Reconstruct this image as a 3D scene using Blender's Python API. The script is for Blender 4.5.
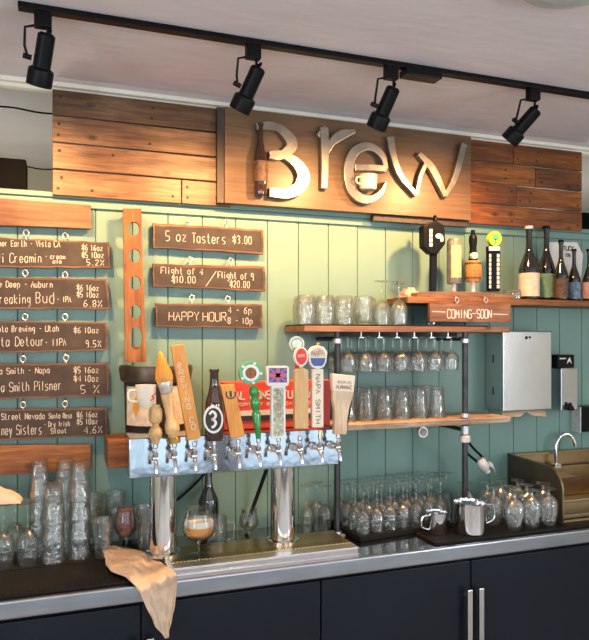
import bpy, bmesh, math, random
from mathutils import Vector, Matrix, noise
random.seed(7)
PI = math.pi
for o in list(bpy.data.objects): bpy.data.objects.remove(o)
S = bpy.context.scene
COL = S.collection
# ------------------------------------------------------------------ camera, world, daylight, exposure
FPX, HOR, DIST, EYE = 660.0, 338.0, 2.87, 1.78
TH = math.atan(FPX / 1836.0)
cd = bpy.data.cameras.new('camera'); cam = bpy.data.objects.new('camera', cd); COL.objects.link(cam)
cam.location = (0, -DIST, EYE); cam.rotation_euler = (PI / 2, 0, -TH)
cd.sensor_fit = 'VERTICAL'; cd.sensor_height = 36; cd.sensor_width = 36
cd.lens = FPX / 640 * 36; cd.shift_y = (HOR - 320) / 640; cd.clip_start = .05
S.camera = cam
S.view_settings.view_transform = 'Standard'; S.view_settings.look = 'None'
S.view_settings.gamma = 1; S.view_settings.use_curve_mapping = False
S.view_settings.exposure = -.28
S.cycles.transparent_max_bounces = 48; S.cycles.max_bounces = 10; S.cycles.use_denoising = True
S.cycles.caustics_reflective = False; S.cycles.caustics_refractive = False
S.cycles.sample_clamp_indirect = 6
w = bpy.data.worlds.new('world'); S.world = w; w.use_nodes = True
w.node_tree.nodes['Background'].inputs[0].default_value = (.72, .86, 1, 1)
w.node_tree.nodes['Background'].inputs[1].default_value = 1.0

def area(name, loc, rot, sx, sy, power, color):
    l = bpy.data.lights.new(name, 'AREA'); l.shape = 'RECTANGLE'; l.size = sx; l.size_y = sy; l.energy = power; l.color = color
    o = bpy.data.objects.new(name, l); COL.objects.link(o); o.location = loc; o.rotation_euler = rot
    return o
WIN = [(-2.0, -.3), (0, 1.7), (2.0, 3.7)]
for i, (a, b) in enumerate(WIN):
    area('daylight', ((a + b) / 2, -5.72, 1.35), (PI / 2, 0, 0), b - a, 2.3, 24, (.78, .91, 1))
area('daylight_side', (4.38, -4.75, 1.55), (PI / 2, 0, PI / 2), 1.5, 1.7, 75, (.86, .95, 1))
area('daylight_side', (-2.38, -3.3, 1.55), (PI / 2, 0, -PI / 2), 1.6, 1.7, 50, (.86, .95, 1))
for x in (-.35, 3.1):                                    # unseen fill lights added behind the wall to brighten the gaps beside the sign
    l = bpy.data.lights.new('recess_fill', 'POINT'); l.energy = 12; l.color = (1, .90, .70); l.shadow_soft_size = .12
    o = bpy.data.objects.new('recess_fill', l); COL.objects.link(o); o.location = (x, .75, 2.05)
for x, y in ((-1.0, -3.5), (1.3, -3.9), (3.3, -3.3)):     # unseen fill lights added behind the camera to brighten the ceiling
    l = bpy.data.lights.new('room_fill', 'POINT'); l.energy = 40; l.color = (1, .95, .95); l.shadow_soft_size = .16
    o = bpy.data.objects.new('room_fill', l); COL.objects.link(o); o.location = (x, y, 2.0)
WARM = (1, .53, .20)

# ------------------------------------------------------------------ measuring helpers
s_, c_ = math.sin(TH), math.cos(TH)
def ray(u, v):
    a = (u - 294.5) / FPX
    return s_ + a * c_, c_ - a * s_, (HOR - v) / FPX
def at(u, v, Y):
    r = ray(u, v); t = (Y + DIST) / r[1]
    return Vector((r[0] * t, Y, EYE + r[2] * t))
def atz(u, v, Z):
    r = ray(u, v); t = (Z - EYE) / r[2]
    return Vector((r[0] * t, r[1] * t - DIST, Z))
def mpp(u, Y):                       # metres per pixel at column u on the plane y = Y
    return (Y + DIST) / ray(u, 0)[1] / FPX

# ------------------------------------------------------------------ materials
def nt(name):
    m = bpy.data.materials.new(name); m.use_nodes = True
    return m, m.node_tree.nodes, m.node_tree.links, m.node_tree.nodes['Principled BSDF']
def rgb(r, g, b): # sRGB 0-255 -> linear
    f = lambda c: c / 12.92 if c <= .04045 else ((c + .055) / 1.055) ** 2.4
    return (f(r / 255), f(g / 255), f(b / 255))
def mat(name, c, rough=.5, metal=0, var=.12, scale=8, bump=0, bscale=60, spec=.5, trans=0, coat=0, aniso=None):
    m, N, L, B = nt(name)
    tc = N.new('ShaderNodeTexCoord'); nz = N.new('ShaderNodeTexNoise'); nz.inputs['Scale'].default_value = scale; nz.inputs['Detail'].default_value = 5
    src = tc.outputs['Object']
    if aniso:
        mp = N.new('ShaderNodeMapping'); mp.inputs['Scale'].default_value = aniso; L.new(src, mp.inputs[0]); src = mp.outputs[0]
    L.new(src, nz.inputs['Vector'])
    rp = N.new('ShaderNodeValToRGB'); L.new(nz.outputs[0], rp.inputs[0])
    rp.color_ramp.elements[0].position = .3; rp.color_ramp.elements[1].position = .7
    rp.color_ramp.elements[0].color = [x * (1 - var) for x in c] + [1]; rp.color_ramp.elements[1].color = [min(1, x * (1 + var)) for x in c] + [1]
    L.new(rp.outputs[0], B.inputs['Base Color'])
    B.inputs['Roughness'].default_value = rough; B.inputs['Metallic'].default_value = metal
    B.inputs['Specular IOR Level'].default_value = spec
    if trans: B.inputs['Transmission Weight'].default_value = trans
    if coat: B.inputs['Coat Weight'].default_value = coat; B.inputs['Coat Roughness'].default_value = .05
    if bump:
        n2 = N.new('ShaderNodeTexNoise'); n2.inputs['Scale'].default_value = bscale; n2.inputs['Detail'].default_value = 3
        L.new(src, n2.inputs['Vector'])
        bp = N.new('ShaderNodeBump'); bp.inputs['Strength'].default_value = bump; bp.inputs['Distance'].default_value = .01
        L.new(n2.outputs[0], bp.inputs['Height']); L.new(bp.outputs[0], B.inputs['Normal'])
    return m
def wood(name, dark, mid, light, axis='x', scale=1.0, rough=.5, knots=True, rnd=.35, grain=.8):
    m, N, L, B = nt(name)
    tc = N.new('ShaderNodeTexCoord'); oi = N.new('ShaderNodeObjectInfo')
    ad = N.new('ShaderNodeVectorMath'); ad.operation = 'ADD'
    cv = N.new('ShaderNodeVectorMath'); cv.operation = 'SCALE'; cv.inputs[0].default_value = (7.3, 3.1, 9.7)
    L.new(oi.outputs['Random'], cv.inputs['Scale']); L.new(tc.outputs['Object'], ad.inputs[0]); L.new(cv.outputs[0], ad.inputs[1])
    mp = N.new('ShaderNodeMapping')
    st = {'x': (1.6, 14, 14), 'z': (14, 14, 1.6)}[axis]
    mp.inputs['Scale'].default_value = [x * scale for x in st]; L.new(ad.outputs[0], mp.inputs[0])
    n1 = N.new('ShaderNodeTexNoise'); n1.inputs['Scale'].default_value = 1.6; n1.inputs['Detail'].default_value = 8; n1.inputs['Roughness'].default_value = .65; n1.inputs['Distortion'].default_value = .6
    L.new(mp.outputs[0], n1.inputs['Vector'])
    rp = N.new('ShaderNodeValToRGB'); e = rp.color_ramp.elements
    e[0].position = .28; e[0].color = (*dark, 1); e[1].position = .75; e[1].color = (*light, 1)
    k = e.new(.48); k.color = (*mid, 1)
    L.new(n1.outputs[0], rp.inputs[0]); out = rp.outputs[0]
    if knots:
        m2 = N.new('ShaderNodeMapping'); m2.inputs['Scale'].default_value = [x * scale * 1.0 for x in ((5, 9, 9) if axis == 'x' else (9, 9, 5))]
        L.new(ad.outputs[0], m2.inputs[0])
        vo = N.new('ShaderNodeTexVoronoi'); vo.inputs['Scale'].default_value = 1.1; L.new(m2.outputs[0], vo.inputs['Vector'])
        r2 = N.new('ShaderNodeValToRGB'); r2.color_ramp.elements[0].position = .05; r2.color_ramp.elements[0].color = (.12, .1, .08, 1)
        r2.color_ramp.elements[1].position = .16; r2.color_ramp.elements[1].color = (1, 1, 1, 1)
        L.new(vo.outputs['Distance'], r2.inputs[0])
        mx = N.new('ShaderNodeMix'); mx.data_type = 'RGBA'; mx.blend_type = 'MULTIPLY'; mx.inputs['Factor'].default_value = .8
        L.new(out, mx.inputs[6]); L.new(r2.outputs[0], mx.inputs[7]); out = mx.outputs[2]
    m3 = N.new('ShaderNodeMapping'); m3.inputs['Scale'].default_value = [x * scale for x in ((5, 90, 90) if axis == 'x' else (90, 90, 5))]
    L.new(ad.outputs[0], m3.inputs[0]); n3 = N.new('ShaderNodeTexNoise'); n3.inputs['Scale'].default_value = 1.4; n3.inputs['Detail'].default_value = 5; n3.inputs['Distortion'].default_value = .4; L.new(m3.outputs[0], n3.inputs['Vector'])
    r3 = N.new('ShaderNodeValToRGB'); r3.color_ramp.elements[0].position = .32; r3.color_ramp.elements[0].color = (.50, .44, .40, 1); r3.color_ramp.elements[1].position = .60; r3.color_ramp.elements[1].color = (1, 1, 1, 1); L.new(n3.outputs[0], r3.inputs[0])
    mx3 = N.new('ShaderNodeMix'); mx3.data_type = 'RGBA'; mx3.blend_type = 'MULTIPLY'; mx3.inputs['Factor'].default_value = grain
    L.new(out, mx3.inputs[6]); L.new(r3.outputs[0], mx3.inputs[7]); out = mx3.outputs[2]
    n5 = N.new('ShaderNodeTexNoise'); n5.inputs['Scale'].default_value = 5.0 * scale; n5.inputs['Detail'].default_value = 3; L.new(ad.outputs[0], n5.inputs['Vector'])
    r5 = N.new('ShaderNodeValToRGB'); r5.color_ramp.elements[0].position = .35; r5.color_ramp.elements[0].color = (.62, .50, .42, 1); r5.color_ramp.elements[1].position = .62; r5.color_ramp.elements[1].color = (1, 1, 1, 1); L.new(n5.outputs[0], r5.inputs[0])
    mx5 = N.new('ShaderNodeMix'); mx5.data_type = 'RGBA'; mx5.blend_type = 'MULTIPLY'; mx5.inputs['Factor'].default_value = grain
    L.new(out, mx5.inputs[6]); L.new(r5.outputs[0], mx5.inputs[7]); out = mx5.outputs[2]
    hs = N.new('ShaderNodeHueSaturation'); mr = N.new('ShaderNodeMapRange')
    mr.inputs['To Min'].default_value = 1 - rnd; mr.inputs['To Max'].default_value = 1 + rnd
    L.new(oi.outputs['Random'], mr.inputs['Value']); L.new(mr.outputs[0], hs.inputs['Value']); L.new(out, hs.inputs['Color'])
    L.new(hs.outputs[0], B.inputs['Base Color'])
    B.inputs['Roughness'].default_value = rough
    bp = N.new('ShaderNodeBump'); bp.inputs['Strength'].default_value = .35; bp.inputs['Distance'].default_value = .004
    L.new(n1.outputs[0], bp.inputs['Height']); L.new(bp.outputs[0], B.inputs['Normal'])
    return m
def glass(name, tint=(.99, 1, .995), edge=(.62, .67, .65), refl=.44, brighten=.045, cap=.48, wobble=.42):
    m, N, L, B = nt(name); N.remove(B); out = N['Material Output']
    lw = N.new('ShaderNodeLayerWeight'); lw.inputs['Blend'].default_value = refl
    rp = N.new('ShaderNodeValToRGB'); rp.color_ramp.elements[0].color = (*tint, 1); rp.color_ramp.elements[1].color = (*edge, 1)
    rp.color_ramp.elements[0].position = .6; rp.color_ramp.elements[1].position = .97
    L.new(lw.outputs['Facing'], rp.inputs[0])
    tr = N.new('ShaderNodeBsdfTransparent'); L.new(rp.outputs[0], tr.inputs[0])
    gl = N.new('ShaderNodeBsdfGlossy'); gl.inputs['Roughness'].default_value = .11
    tc = N.new('ShaderNodeTexCoord'); nz = N.new('ShaderNodeTexNoise'); nz.inputs['Scale'].default_value = 34; L.new(tc.outputs['Object'], nz.inputs['Vector'])
    bp = N.new('ShaderNodeBump'); bp.inputs['Strength'].default_value = wobble; bp.inputs['Distance'].default_value = .02; L.new(nz.outputs[0], bp.inputs['Height']); L.new(bp.outputs[0], gl.inputs['Normal'])
    df = N.new('ShaderNodeBsdfDiffuse'); df.inputs[0].default_value = (.85, .87, .85, 1); tl = N.new('ShaderNodeBsdfTranslucent'); tl.inputs[0].default_value = (.85, .87, .85, 1)
    dm = N.new('ShaderNodeMixShader'); L.new(df.outputs[0], dm.inputs[1]); L.new(tl.outputs[0], dm.inputs[2])
    hz = N.new('ShaderNodeMixShader'); hz.inputs[0].default_value = brighten; L.new(tr.outputs[0], hz.inputs[1]); L.new(dm.outputs[0], hz.inputs[2]); tr = hz  # even white diffuse share mixed in to brighten the glass, for missing refraction
    mr = N.new('ShaderNodeMapRange'); mr.inputs['From Max'].default_value = .6; mr.inputs['To Max'].default_value = cap; L.new(lw.outputs['Fresnel'], mr.inputs['Value'])
    ms = N.new('ShaderNodeMixShader'); L.new(mr.outputs[0], ms.inputs[0]); L.new(tr.outputs[0], ms.inputs[1]); L.new(gl.outputs[0], ms.inputs[2])
    L.new(ms.outputs[0], out.inputs[0])
    return m

M = {}
M['wall'] = mat('sage_green_paint', (.185, .312, .268), .45, var=.05, scale=3, bump=.05, bscale=25)
M['beige'] = mat('beige_plaster', (.55, .52, .42), .8, var=.06, scale=2)
M['ceiling'] = mat('grey_plaster', (.74, .72, .78), .85, var=.05, scale=1.6, bump=.25, bscale=7, aniso=(1, 3, 1))
M['white'] = mat('white_trim', (.86, .81, .70), .5, var=.03)
M['floor'] = mat('floor_concrete', (.42, .36, .31), .5, var=.2, scale=3)
M['backwall'] = mat('dark_back_wall', (.20, .15, .12), .7)
M['plankl'] = wood('weathered_plank', (.05, .025, .012), (.20, .105, .048), (.38, .22, .115), rnd=.38, rough=.45)
M['plankd'] = wood('dark_plank', (.05, .014, .002), (.27, .080, .010), (.52, .18, .026), rnd=.38, rough=.4)
M['board'] = wood('sign_board', (.12, .066, .032), (.17, .098, .048), (.225, .135, .068), scale=.7, knots=False, rnd=0, rough=.4, grain=.45)
M['boardedge'] = wood('sign_board_edge', (.03, .02, .015), (.06, .04, .03), (.09, .06, .04), 'z', knots=False, rnd=0)
M['chalk'] = mat('chalkboard_paint', (.048, .036, .031), .75, var=.3, scale=14)
M['bark'] = wood('live_edge_rim', (.07, .03, .014), (.17, .08, .035), (.28, .14, .065), knots=False, rnd=.1)
M['chalkmark'] = mat('chalk_mark', (.62, .57, .50), .9, var=.25, scale=90)
M['orangewood'] = wood('honey_wood', (.10, .034, .008), (.27, .105, .025), (.40, .18, .05), 'z', rnd=.1)
M['orangewoodx'] = wood('honey_wood_long', (.10, .030, .006), (.27, .10, .02), (.42, .18, .045), 'x', rnd=.1)
M['shelfwood'] = wood('shelf_wood', (.10, .045, .02), (.26, .12, .055), (.38, .20, .10), 'x', rnd=.1)
M['palewood'] = wood('pale_live_edge', (.52, .34, .22), (.70, .50, .34), (.80, .62, .46), 'x', rnd=.05)
M['handlewood'] = wood('turned_wood', (.52, .29, .12), (.72, .45, .20), (.82, .57, .30), 'z', scale=3, knots=False, rnd=.05, rough=.25, grain=.25)
M['orangepaint'] = wood('orange_stain', (.70, .27, .035), (.80, .34, .05), (.85, .42, .09), 'z', scale=2, knots=False, rnd=.05, rough=.35, grain=.35)
M['plywood'] = wood('yellow_wood', (.55, .33, .12), (.68, .44, .18), (.76, .53, .26), 'z', scale=2, knots=False, rnd=.05, rough=.35, grain=.35)
M['brushwood'] = wood('brush_wood', (.60, .42, .25), (.74, .55, .36), (.80, .63, .45), 'z', scale=2, knots=False, rnd=.05, rough=.35, grain=.35)
M['steel'] = mat('brushed_steel', (.60, .60, .61), .22, 1, var=.06, scale=5, bump=.03, bscale=30)
M['satin'] = mat('satin_steel', (.74, .72, .68), .36, 1, var=.04, scale=5)
M['chrome'] = mat('chrome', (.82, .83, .85), .07, 1, var=.03, bump=.04, bscale=9)
M['beamsteel'] = mat('polished_beam_steel', (.40, .44, .49), .10, 1, var=.04, bump=.14, bscale=7)
M['counter'] = mat('counter_steel', (.42, .42, .43), .16, 1, var=.12, scale=6, bump=.03, bscale=12)
M['edge'] = mat('counter_edge_steel', (.36, .40, .46), .3, 1, var=.12, scale=5, aniso=(1, 6, 6))
M['galv'] = mat('galvanized_letter', (.40, .36, .30), .33, .9, var=.3, scale=9, bump=.15, bscale=20)
M['sinksteel'] = mat('sink_steel', (.46, .34, .20), .3, 1, var=.15, scale=4)  # warm golden reflections on the steel are put into this base colour
M['splash'] = mat('splash_guard_steel', (.13, .11, .09), .42, .8, var=.2, scale=4)
M['black'] = mat('black_metal', (.005, .005, .006), .38, var=.2, spec=.14)
M['mattblack'] = mat('matt_black', (.006, .006, .006), .9, var=.2, spec=.03)
M['rubber'] = mat('black_rubber', (.010, .009, .008), .6, var=.3, bump=.2, bscale=220, spec=.2)
M['pipe'] = mat('black_pipe', (.055, .06, .065), .38, .7, var=.3, scale=20)
M['zinc'] = mat('zinc_fitting', (.62, .64, .66), .35, .8, var=.15, scale=20)
M['navy'] = mat('navy_laminate', (.007, .011, .019), .34, var=.2, scale=2, spec=.25)
M['glass'] = glass('clear_glass')
M['glassclear'] = glass('smooth_clear_glass', refl=.36, brighten=.01, cap=.5, wobble=.05)
M['glassthick'] = glass('thick_clear_glass', (.95, .97, .96), (.6, .66, .65), .5)
M['pane'] = glass('window_pane', (.98, .99, .99), (.8, .85, .85), .12, 0)
M['brownglass'] = mat('brown_bottle_glass', (.035, .012, .005), .06, var=.2, spec=.8, coat=.6)
M['greenglass'] = mat('dark_bottle_glass', (.012, .012, .007), .06, var=.2, spec=.8, coat=.6)
M['beer'] = mat('amber_beer', (1, .34, .05), .3, var=.1, scale=25)
M['foam'] = mat('beer_foam', (.92, .80, .62), .8, var=.06, scale=60)
M['redbrew'] = mat('red_brown_grain', (.17, .045, .03), .5, var=.5, scale=120, bump=.3, bscale=150)
M['cloth'] = mat('tan_cloth', (.62, .46, .33), .95, var=.12, scale=25, bump=.3, bscale=120)
M['pinkcloth'] = mat('pink_cloth', (.66, .43, .34), .95, var=.1, scale=25, bump=.3, bscale=90)
M['paper'] = mat('tan_paper', (.60, .42, .26), .9, var=.08)
M['label'] = mat('cream_label', (.70, .58, .44), .7, var=.18, scale=40)
M['labelgreen'] = mat('green_label', (.20, .33, .17), .7, var=.25, scale=40)
M['labelblue'] = mat('blue_label', (.13, .20, .28), .7, var=.7, scale=45)
M['labelpink'] = mat('pink_label', (.62, .32, .24), .7, var=.4, scale=45)
M['labelbrown'] = mat('brown_picture', (.12, .06, .03), .6, var=.6, scale=60)
M['whitep'] = mat('white_paint', (.80, .77, .72), .4, var=.04)
M['cream'] = mat('cream_enamel', (.82, .72, .58), .3, var=.06)
M['red'] = mat('red_print', (.70, .035, .02), .45, var=.08)
M['redorange'] = mat('red_carton', (.78, .075, .03), .5, var=.1)
M['darkred'] = mat('dark_red_carton', (.26, .014, .014), .5, var=.1)
M['blue'] = mat('blue_print', (.06, .10, .32), .5, var=.1)
M['pink'] = mat('magenta_print', (.50, .12, .22), .5, var=.1)
M['green'] = mat('green_enamel', (.02, .26, .05), .12, var=.1, coat=.8)
M['greenlight'] = mat('green_ring', (.10, .40, .20), .3, var=.1)
M['lime'] = mat('lime_disc', (.45, .70, .03), .4, var=.08)
M['ink'] = mat('dark_ink', (.03, .022, .018), .6, var=.1)
M['greyink'] = mat('grey_ink', (.30, .22, .17), .6, var=.1)
M['sagegrey'] = mat('botanical_print', (.42, .45, .34), .6, var=.55, scale=70)
M['barrel'] = wood('barrel_wood', (.50, .22, .05), (.66, .33, .09), (.74, .42, .14), 'z', scale=2, knots=False, rnd=0)
M['can'] = mat('can_grey', (.20, .18, .16), .4, .2, var=.35, scale=50)
M['yellow'] = mat('yellow_print', (.58, .47, .25), .5, var=.45, scale=30)
M['gold'] = mat('brass', (.75, .48, .18), .2, 1, var=.1)
M['silverpaint'] = mat('pale_emblem', (.62, .58, .50), .3, .5, var=.3, scale=60)
M['pitcher'] = mat('worn_dark_metal', (.10, .075, .055), .35, .7, var=.3, scale=18)
M['drum'] = mat('black_crock', (.022, .018, .016), .4, var=.3)
M['holes'] = mat('drip_grate_gold_lit', (.55, .38, .17), .3, 1, var=.15)  # golden light on the steel grate is put into its colour
M['shade'] = mat('frosted_glass_shade', (.55, .66, .70), .2, var=.1)
M['ash'] = mat('white_plastic', (.62, .62, .60), .4, var=.1, scale=40)

# ------------------------------------------------------------------ object helpers
W = {}
def tag(o, label=None, cat=None, group=None, kind=None):
    for k, v in (('label', label), ('category', cat), ('group', group), ('kind', kind)):
        if v: o[k] = v
    return o
def thing(name, label, cat, loc, group=None):
    o = bpy.data.objects.new(name, None); COL.objects.link(o); o.location = loc; o.empty_display_size = .05
    W[o.name] = Vector(loc)
    return tag(o, label, cat, group)
def obj(name, bm, m, parent=None, label=None, cat=None, group=None, kind=None, smooth=False, bevel=0, org=None, solid=0, subd=0):
    bmesh.ops.recalc_face_normals(bm, faces=bm.faces)
    if parent is not None: O = W[parent.name]
    elif org is not None: O = Vector(org)
    else:
        xs = [v.co for v in bm.verts]
        O = Vector(((min(p.x for p in xs) + max(p.x for p in xs)) / 2, (min(p.y for p in xs) + max(p.y for p in xs)) / 2, min(p.z for p in xs)))
    for v in bm.verts: v.co -= O
    me = bpy.data.meshes.new(name); bm.to_mesh(me); bm.free()
    me.materials.append(M[m])
    o = bpy.data.objects.new(name, me); COL.objects.link(o)
    if smooth:
        me.polygons.foreach_set('use_smooth', [True] * len(me.polygons)); me.set_sharp_from_angle(angle=math.radians(38))
    if bevel:
        b = o.modifiers.new('edge', 'BEVEL'); b.width = bevel; b.segments = 2; b.limit_method = 'ANGLE'; b.angle_limit = .6
    if solid:
        b = o.modifiers.new('thick', 'SOLIDIFY'); b.thickness = solid; b.offset = 0
    if subd:
        b = o.modifiers.new('sub', 'SUBSURF'); b.levels = subd; b.render_levels = subd
    if parent is not None: o.parent = parent
    else: o.location = O
    W[o.name] = O
    return tag(o, label, cat, group, kind)
def dup(root, loc, label=None, group=None, rotz=None):
    def cp(o, par):
        c = o.copy(); COL.objects.link(c); W[c.name] = W[o.name]
        if par is not None: c.parent = par
        for ch in [x for x in KIDS.get(o.name, [])]: cp(ch, c)
        return c
    KIDS = {}
    for o in COL.objects:
        if o.parent is not None: KIDS.setdefault(o.parent.name, []).append(o)
    r = cp(root, None); r.location = loc
    if rotz is not None: r.rotation_euler.z = rotz
    if label: r['label'] = label
    if group: r['group'] = group
    return r
NB = bmesh.new
def box(bm, lo, hi, mtx=None):
    x0, y0, z0 = lo; x1, y1, z1 = hi
    vs = [bm.verts.new(Vector(p) if mtx is None else mtx @ Vector(p)) for p in ((x0, y0, z0), (x1, y0, z0), (x1, y1, z0), (x0, y1, z0), (x0, y0, z1), (x1, y0, z1), (x1, y1, z1), (x0, y1, z1))]
    for f in ((0, 3, 2, 1), (4, 5, 6, 7), (0, 1, 5, 4), (1, 2, 6, 5), (2, 3, 7, 6), (3, 0, 4, 7)): bm.faces.new([vs[i] for i in f])
    return bm
def B(lo, hi): return box(NB(), lo, hi)
def lathe(bm, prof, c=(0, 0, 0), seg=20, mtx=None, ax=None):
    """profile (r, z) turned about z through c; ax: unit vector the local z is turned onto"""
    c = Vector(c); R = Matrix.Identity(3) if ax is None else Vector((0, 0, 1)).rotation_difference(Vector(ax)).to_matrix()
    rings = []
    for r, z in prof:
        if r < 1e-6: rings.append([bm.verts.new(c + R @ Vector((0, 0, z)))])
        else: rings.append([bm.verts.new(c + R @ Vector((r * math.cos(2 * PI * k / seg), r * math.sin(2 * PI * k / seg), z))) for k in range(seg)])
    for a, b in zip(rings, rings[1:]):
        for k in range(seg):
            k2 = (k + 1) % seg
            if len(a) == 1 and len(b) == 1: continue
            if len(a) == 1: bm.faces.new((a[0], b[k], b[k2]))
            elif len(b) == 1: bm.faces.new((a[k], a[k2], b[0]))
            else: bm.faces.new((a[k], a[k2], b[k2], b[k]))
    return bm
def tube(bm, pts, r, seg=8, cap=True):
    pts = [Vector(p) for p in pts]; rs = r if isinstance(r, (list, tuple)) else [r] * len(pts)
    rings = []; nrm = None
    for i, p in enumerate(pts):
        d = (pts[min(i + 1, len(pts) - 1)] - pts[max(i - 1, 0)]).normalized()
        if nrm is None:
            nrm = d.cross(Vector((0, 0, 1)) if abs(d.z) < .9 else Vector((1, 0, 0))).normalized()
        nrm = (nrm - d * nrm.dot(d)).normalized(); bn = d.cross(nrm)
        rings.append([bm.verts.new(p + rs[i] * (math.cos(2 * PI * k / seg) * nrm + math.sin(2 * PI * k / seg) * bn)) for k in range(seg)])
    for a, b in zip(rings, rings[1:]):
        for k in range(seg): bm.faces.new((a[k], a[(k + 1) % seg], b[(k + 1) % seg], b[k]))
    if cap: bm.faces.new(rings[0][::-1]); bm.faces.new(rings[-1])
    return bm
def smoothpts(pts, n=5):
    P = [Vector(p) for p in pts]; P = [2 * P[0] - P[1]] + P + [2 * P[-1] - P[-2]]; out = []
    for i in range(1, len(P) - 2):
        for k in range(n):
            t = k / n; a, b, c, d = P[i - 1:i + 3]
            out.append(.5 * ((2 * b) + (c - a) * t + (2 * a - 5 * b + 4 * c - d) * t * t + (3 * b - a - 3 * c + d) * t ** 3))
    return out + [P[-2]]
def prism(bm, pts, y0, y1):
    """closed outline of (x, z) points between y0 and y1"""
    a = [bm.verts.new((p[0], y0, p[1])) for p in pts]; b = [bm.verts.new((p[0], y1, p[1])) for p in pts]
    n = len(pts)
    for i in range(n): bm.faces.new((a[i], a[(i + 1) % n], b[(i + 1) % n], b[i]))
    fa = bm.faces.new(a); fb = bm.faces.new(b[::-1])
    bmesh.ops.triangulate(bm, faces=[fa, fb])
    return bm
def pxo(pts, Y): return [(q.x, q.z) for q in (at(u, v, Y) for u, v in pts)]
def prism_px(bm, pts, Y, t): return prism(bm, pxo(pts, Y), Y, Y + t)
def ell(cu, cv, ru, rv, n=24): return [(cu + ru * math.cos(2 * PI * k / n), cv + rv * math.sin(2 * PI * k / n)) for k in range(n)]
def rrect(x0, y0, x1, y1, r, n=4):
    out = []
    for cx, cy, a in ((x1 - r, y1 - r, 0), (x0 + r, y1 - r, PI / 2), (x0 + r, y0 + r, PI), (x1 - r, y0 + r, 1.5 * PI)):
        for k in range(n + 1): t = a + PI / 2 * k / n; out.append((cx + r * math.cos(t), cy + r * math.sin(t)))
    return out
def ribbon(bm, pts, ws, y0, y1):
    """stroke of (x, z) points with full widths ws, extruded from y0 (front) to y1"""
    P = [Vector((p[0], p[1])) for p in pts]; n = len(P)
    if not isinstance(ws, (list, tuple)): ws = [ws] * n
    L, R = [], []
    for i in range(n):
        d = (P[min(i + 1, n - 1)] - P[max(i - 1, 0)]); d = d.normalized() if d.length > 1e-9 else Vector((1, 0))
        q = Vector((-d.y, d.x)) * ws[i] / 2
        L.append(P[i] + q); R.append(P[i] - q)
    mk = lambda p, y: bm.verts.new((p.x, y, p.y))
    l0 = [mk(p, y0) for p in L]; r0 = [mk(p, y0) for p in R]
    flat = abs(y1 - y0) < 1e-6
    if not flat: l1 = [mk(p, y1) for p in L]; r1 = [mk(p, y1) for p in R]
    for i in range(n - 1):
        bm.faces.new((l0[i], r0[i], r0[i + 1], l0[i + 1]))
        if not flat:
            bm.faces.new((l1[i], l1[i + 1], r1[i + 1], r1[i])); bm.faces.new((l0[i], l0[i + 1], l1[i + 1], l1[i])); bm.faces.new((r0[i], r1[i], r1[i + 1], r0[i + 1]))
    if not flat:
        bm.faces.new((l0[0], l1[0], r1[0], r0[0])); bm.faces.new((l0[-1], r0[-1], r1[-1], l1[-1]))
    return bm
def smooth2(pts, ws, n=6):
    q = smoothpts([(p[0], p[1], w_) for p, w_ in zip(pts, ws)], n)
    return [(p.x, p.y) for p in q], [p.z for p in q]
# single-stroke lettering, each glyph a list of strokes of grid points (x 0-4, baseline 2, x-height 6, capitals 8)
G = dict(A='022842 1535', B='0208 082837362505 2534332202', C='4738180703123243', D='0208 082846442202', E='48080242 0535', F='480802 0535', G='473818070312324345 4525',
 H='0208 4842 0545', I='2228', J='3833221203', K='0208 480542', L='080242', M='0208 0824 2448 4842', N='0208 0842 4248', O='180703123243473818', P='0208 083847463505',
 Q='180703123243473818 2442', R='0208 083847463505 2542', S='473818070615354443321203', T='0848 2822', U='080312324348', V='082248', W='0812263248', X='0842 4802', Y='082548 2522', Z='08480242',
 a='36160503122234 3632', b='0802223335260605', c='3526160503122233', d='38321203051636', e='04343526160503122233', f='37281712 0626', g='361605041333 36312010',
 h='0802 0516263532', i='1612 1817', j='26211001', k='0802 360432', l='1812', m='0602 0516252522 2536454542', n='0602 0516263532', o='160503122233352616', p='0600 051626353322', q='361605041333 3630',
 r='0602 041626', s='361605142433220212', t='18132232 0626', u='0603122233 3632', v='062246', w='0612241232 2446', x='0632 3602', y='061333 3610', z='06360232')
G['w'] = '0612253246'
G.update({'0': '180703122233372818', '1': '071812', '2': '071828373602 0232', '3': '07182837362534332212 2515', '4': '32380444', '5': '3808052534332202', '6': '3817040312223334250505', '7': '083812',
 '8': '15060718283736251504031222333425', '9': '35150607182837353222', '$': '463707153534320403 2921', '%': '4802 081706 443342', '.': '1222', '-': '1535', '/': '4801', ',': '1211', "'": '1816'})
def adv_of(ch): return {' ': 3, 'i': 2.6, 'l': 2.4, '1': 2.6, '.': 2.6, 'I': 4.2}.get(ch, 4) + 1.25
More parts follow.
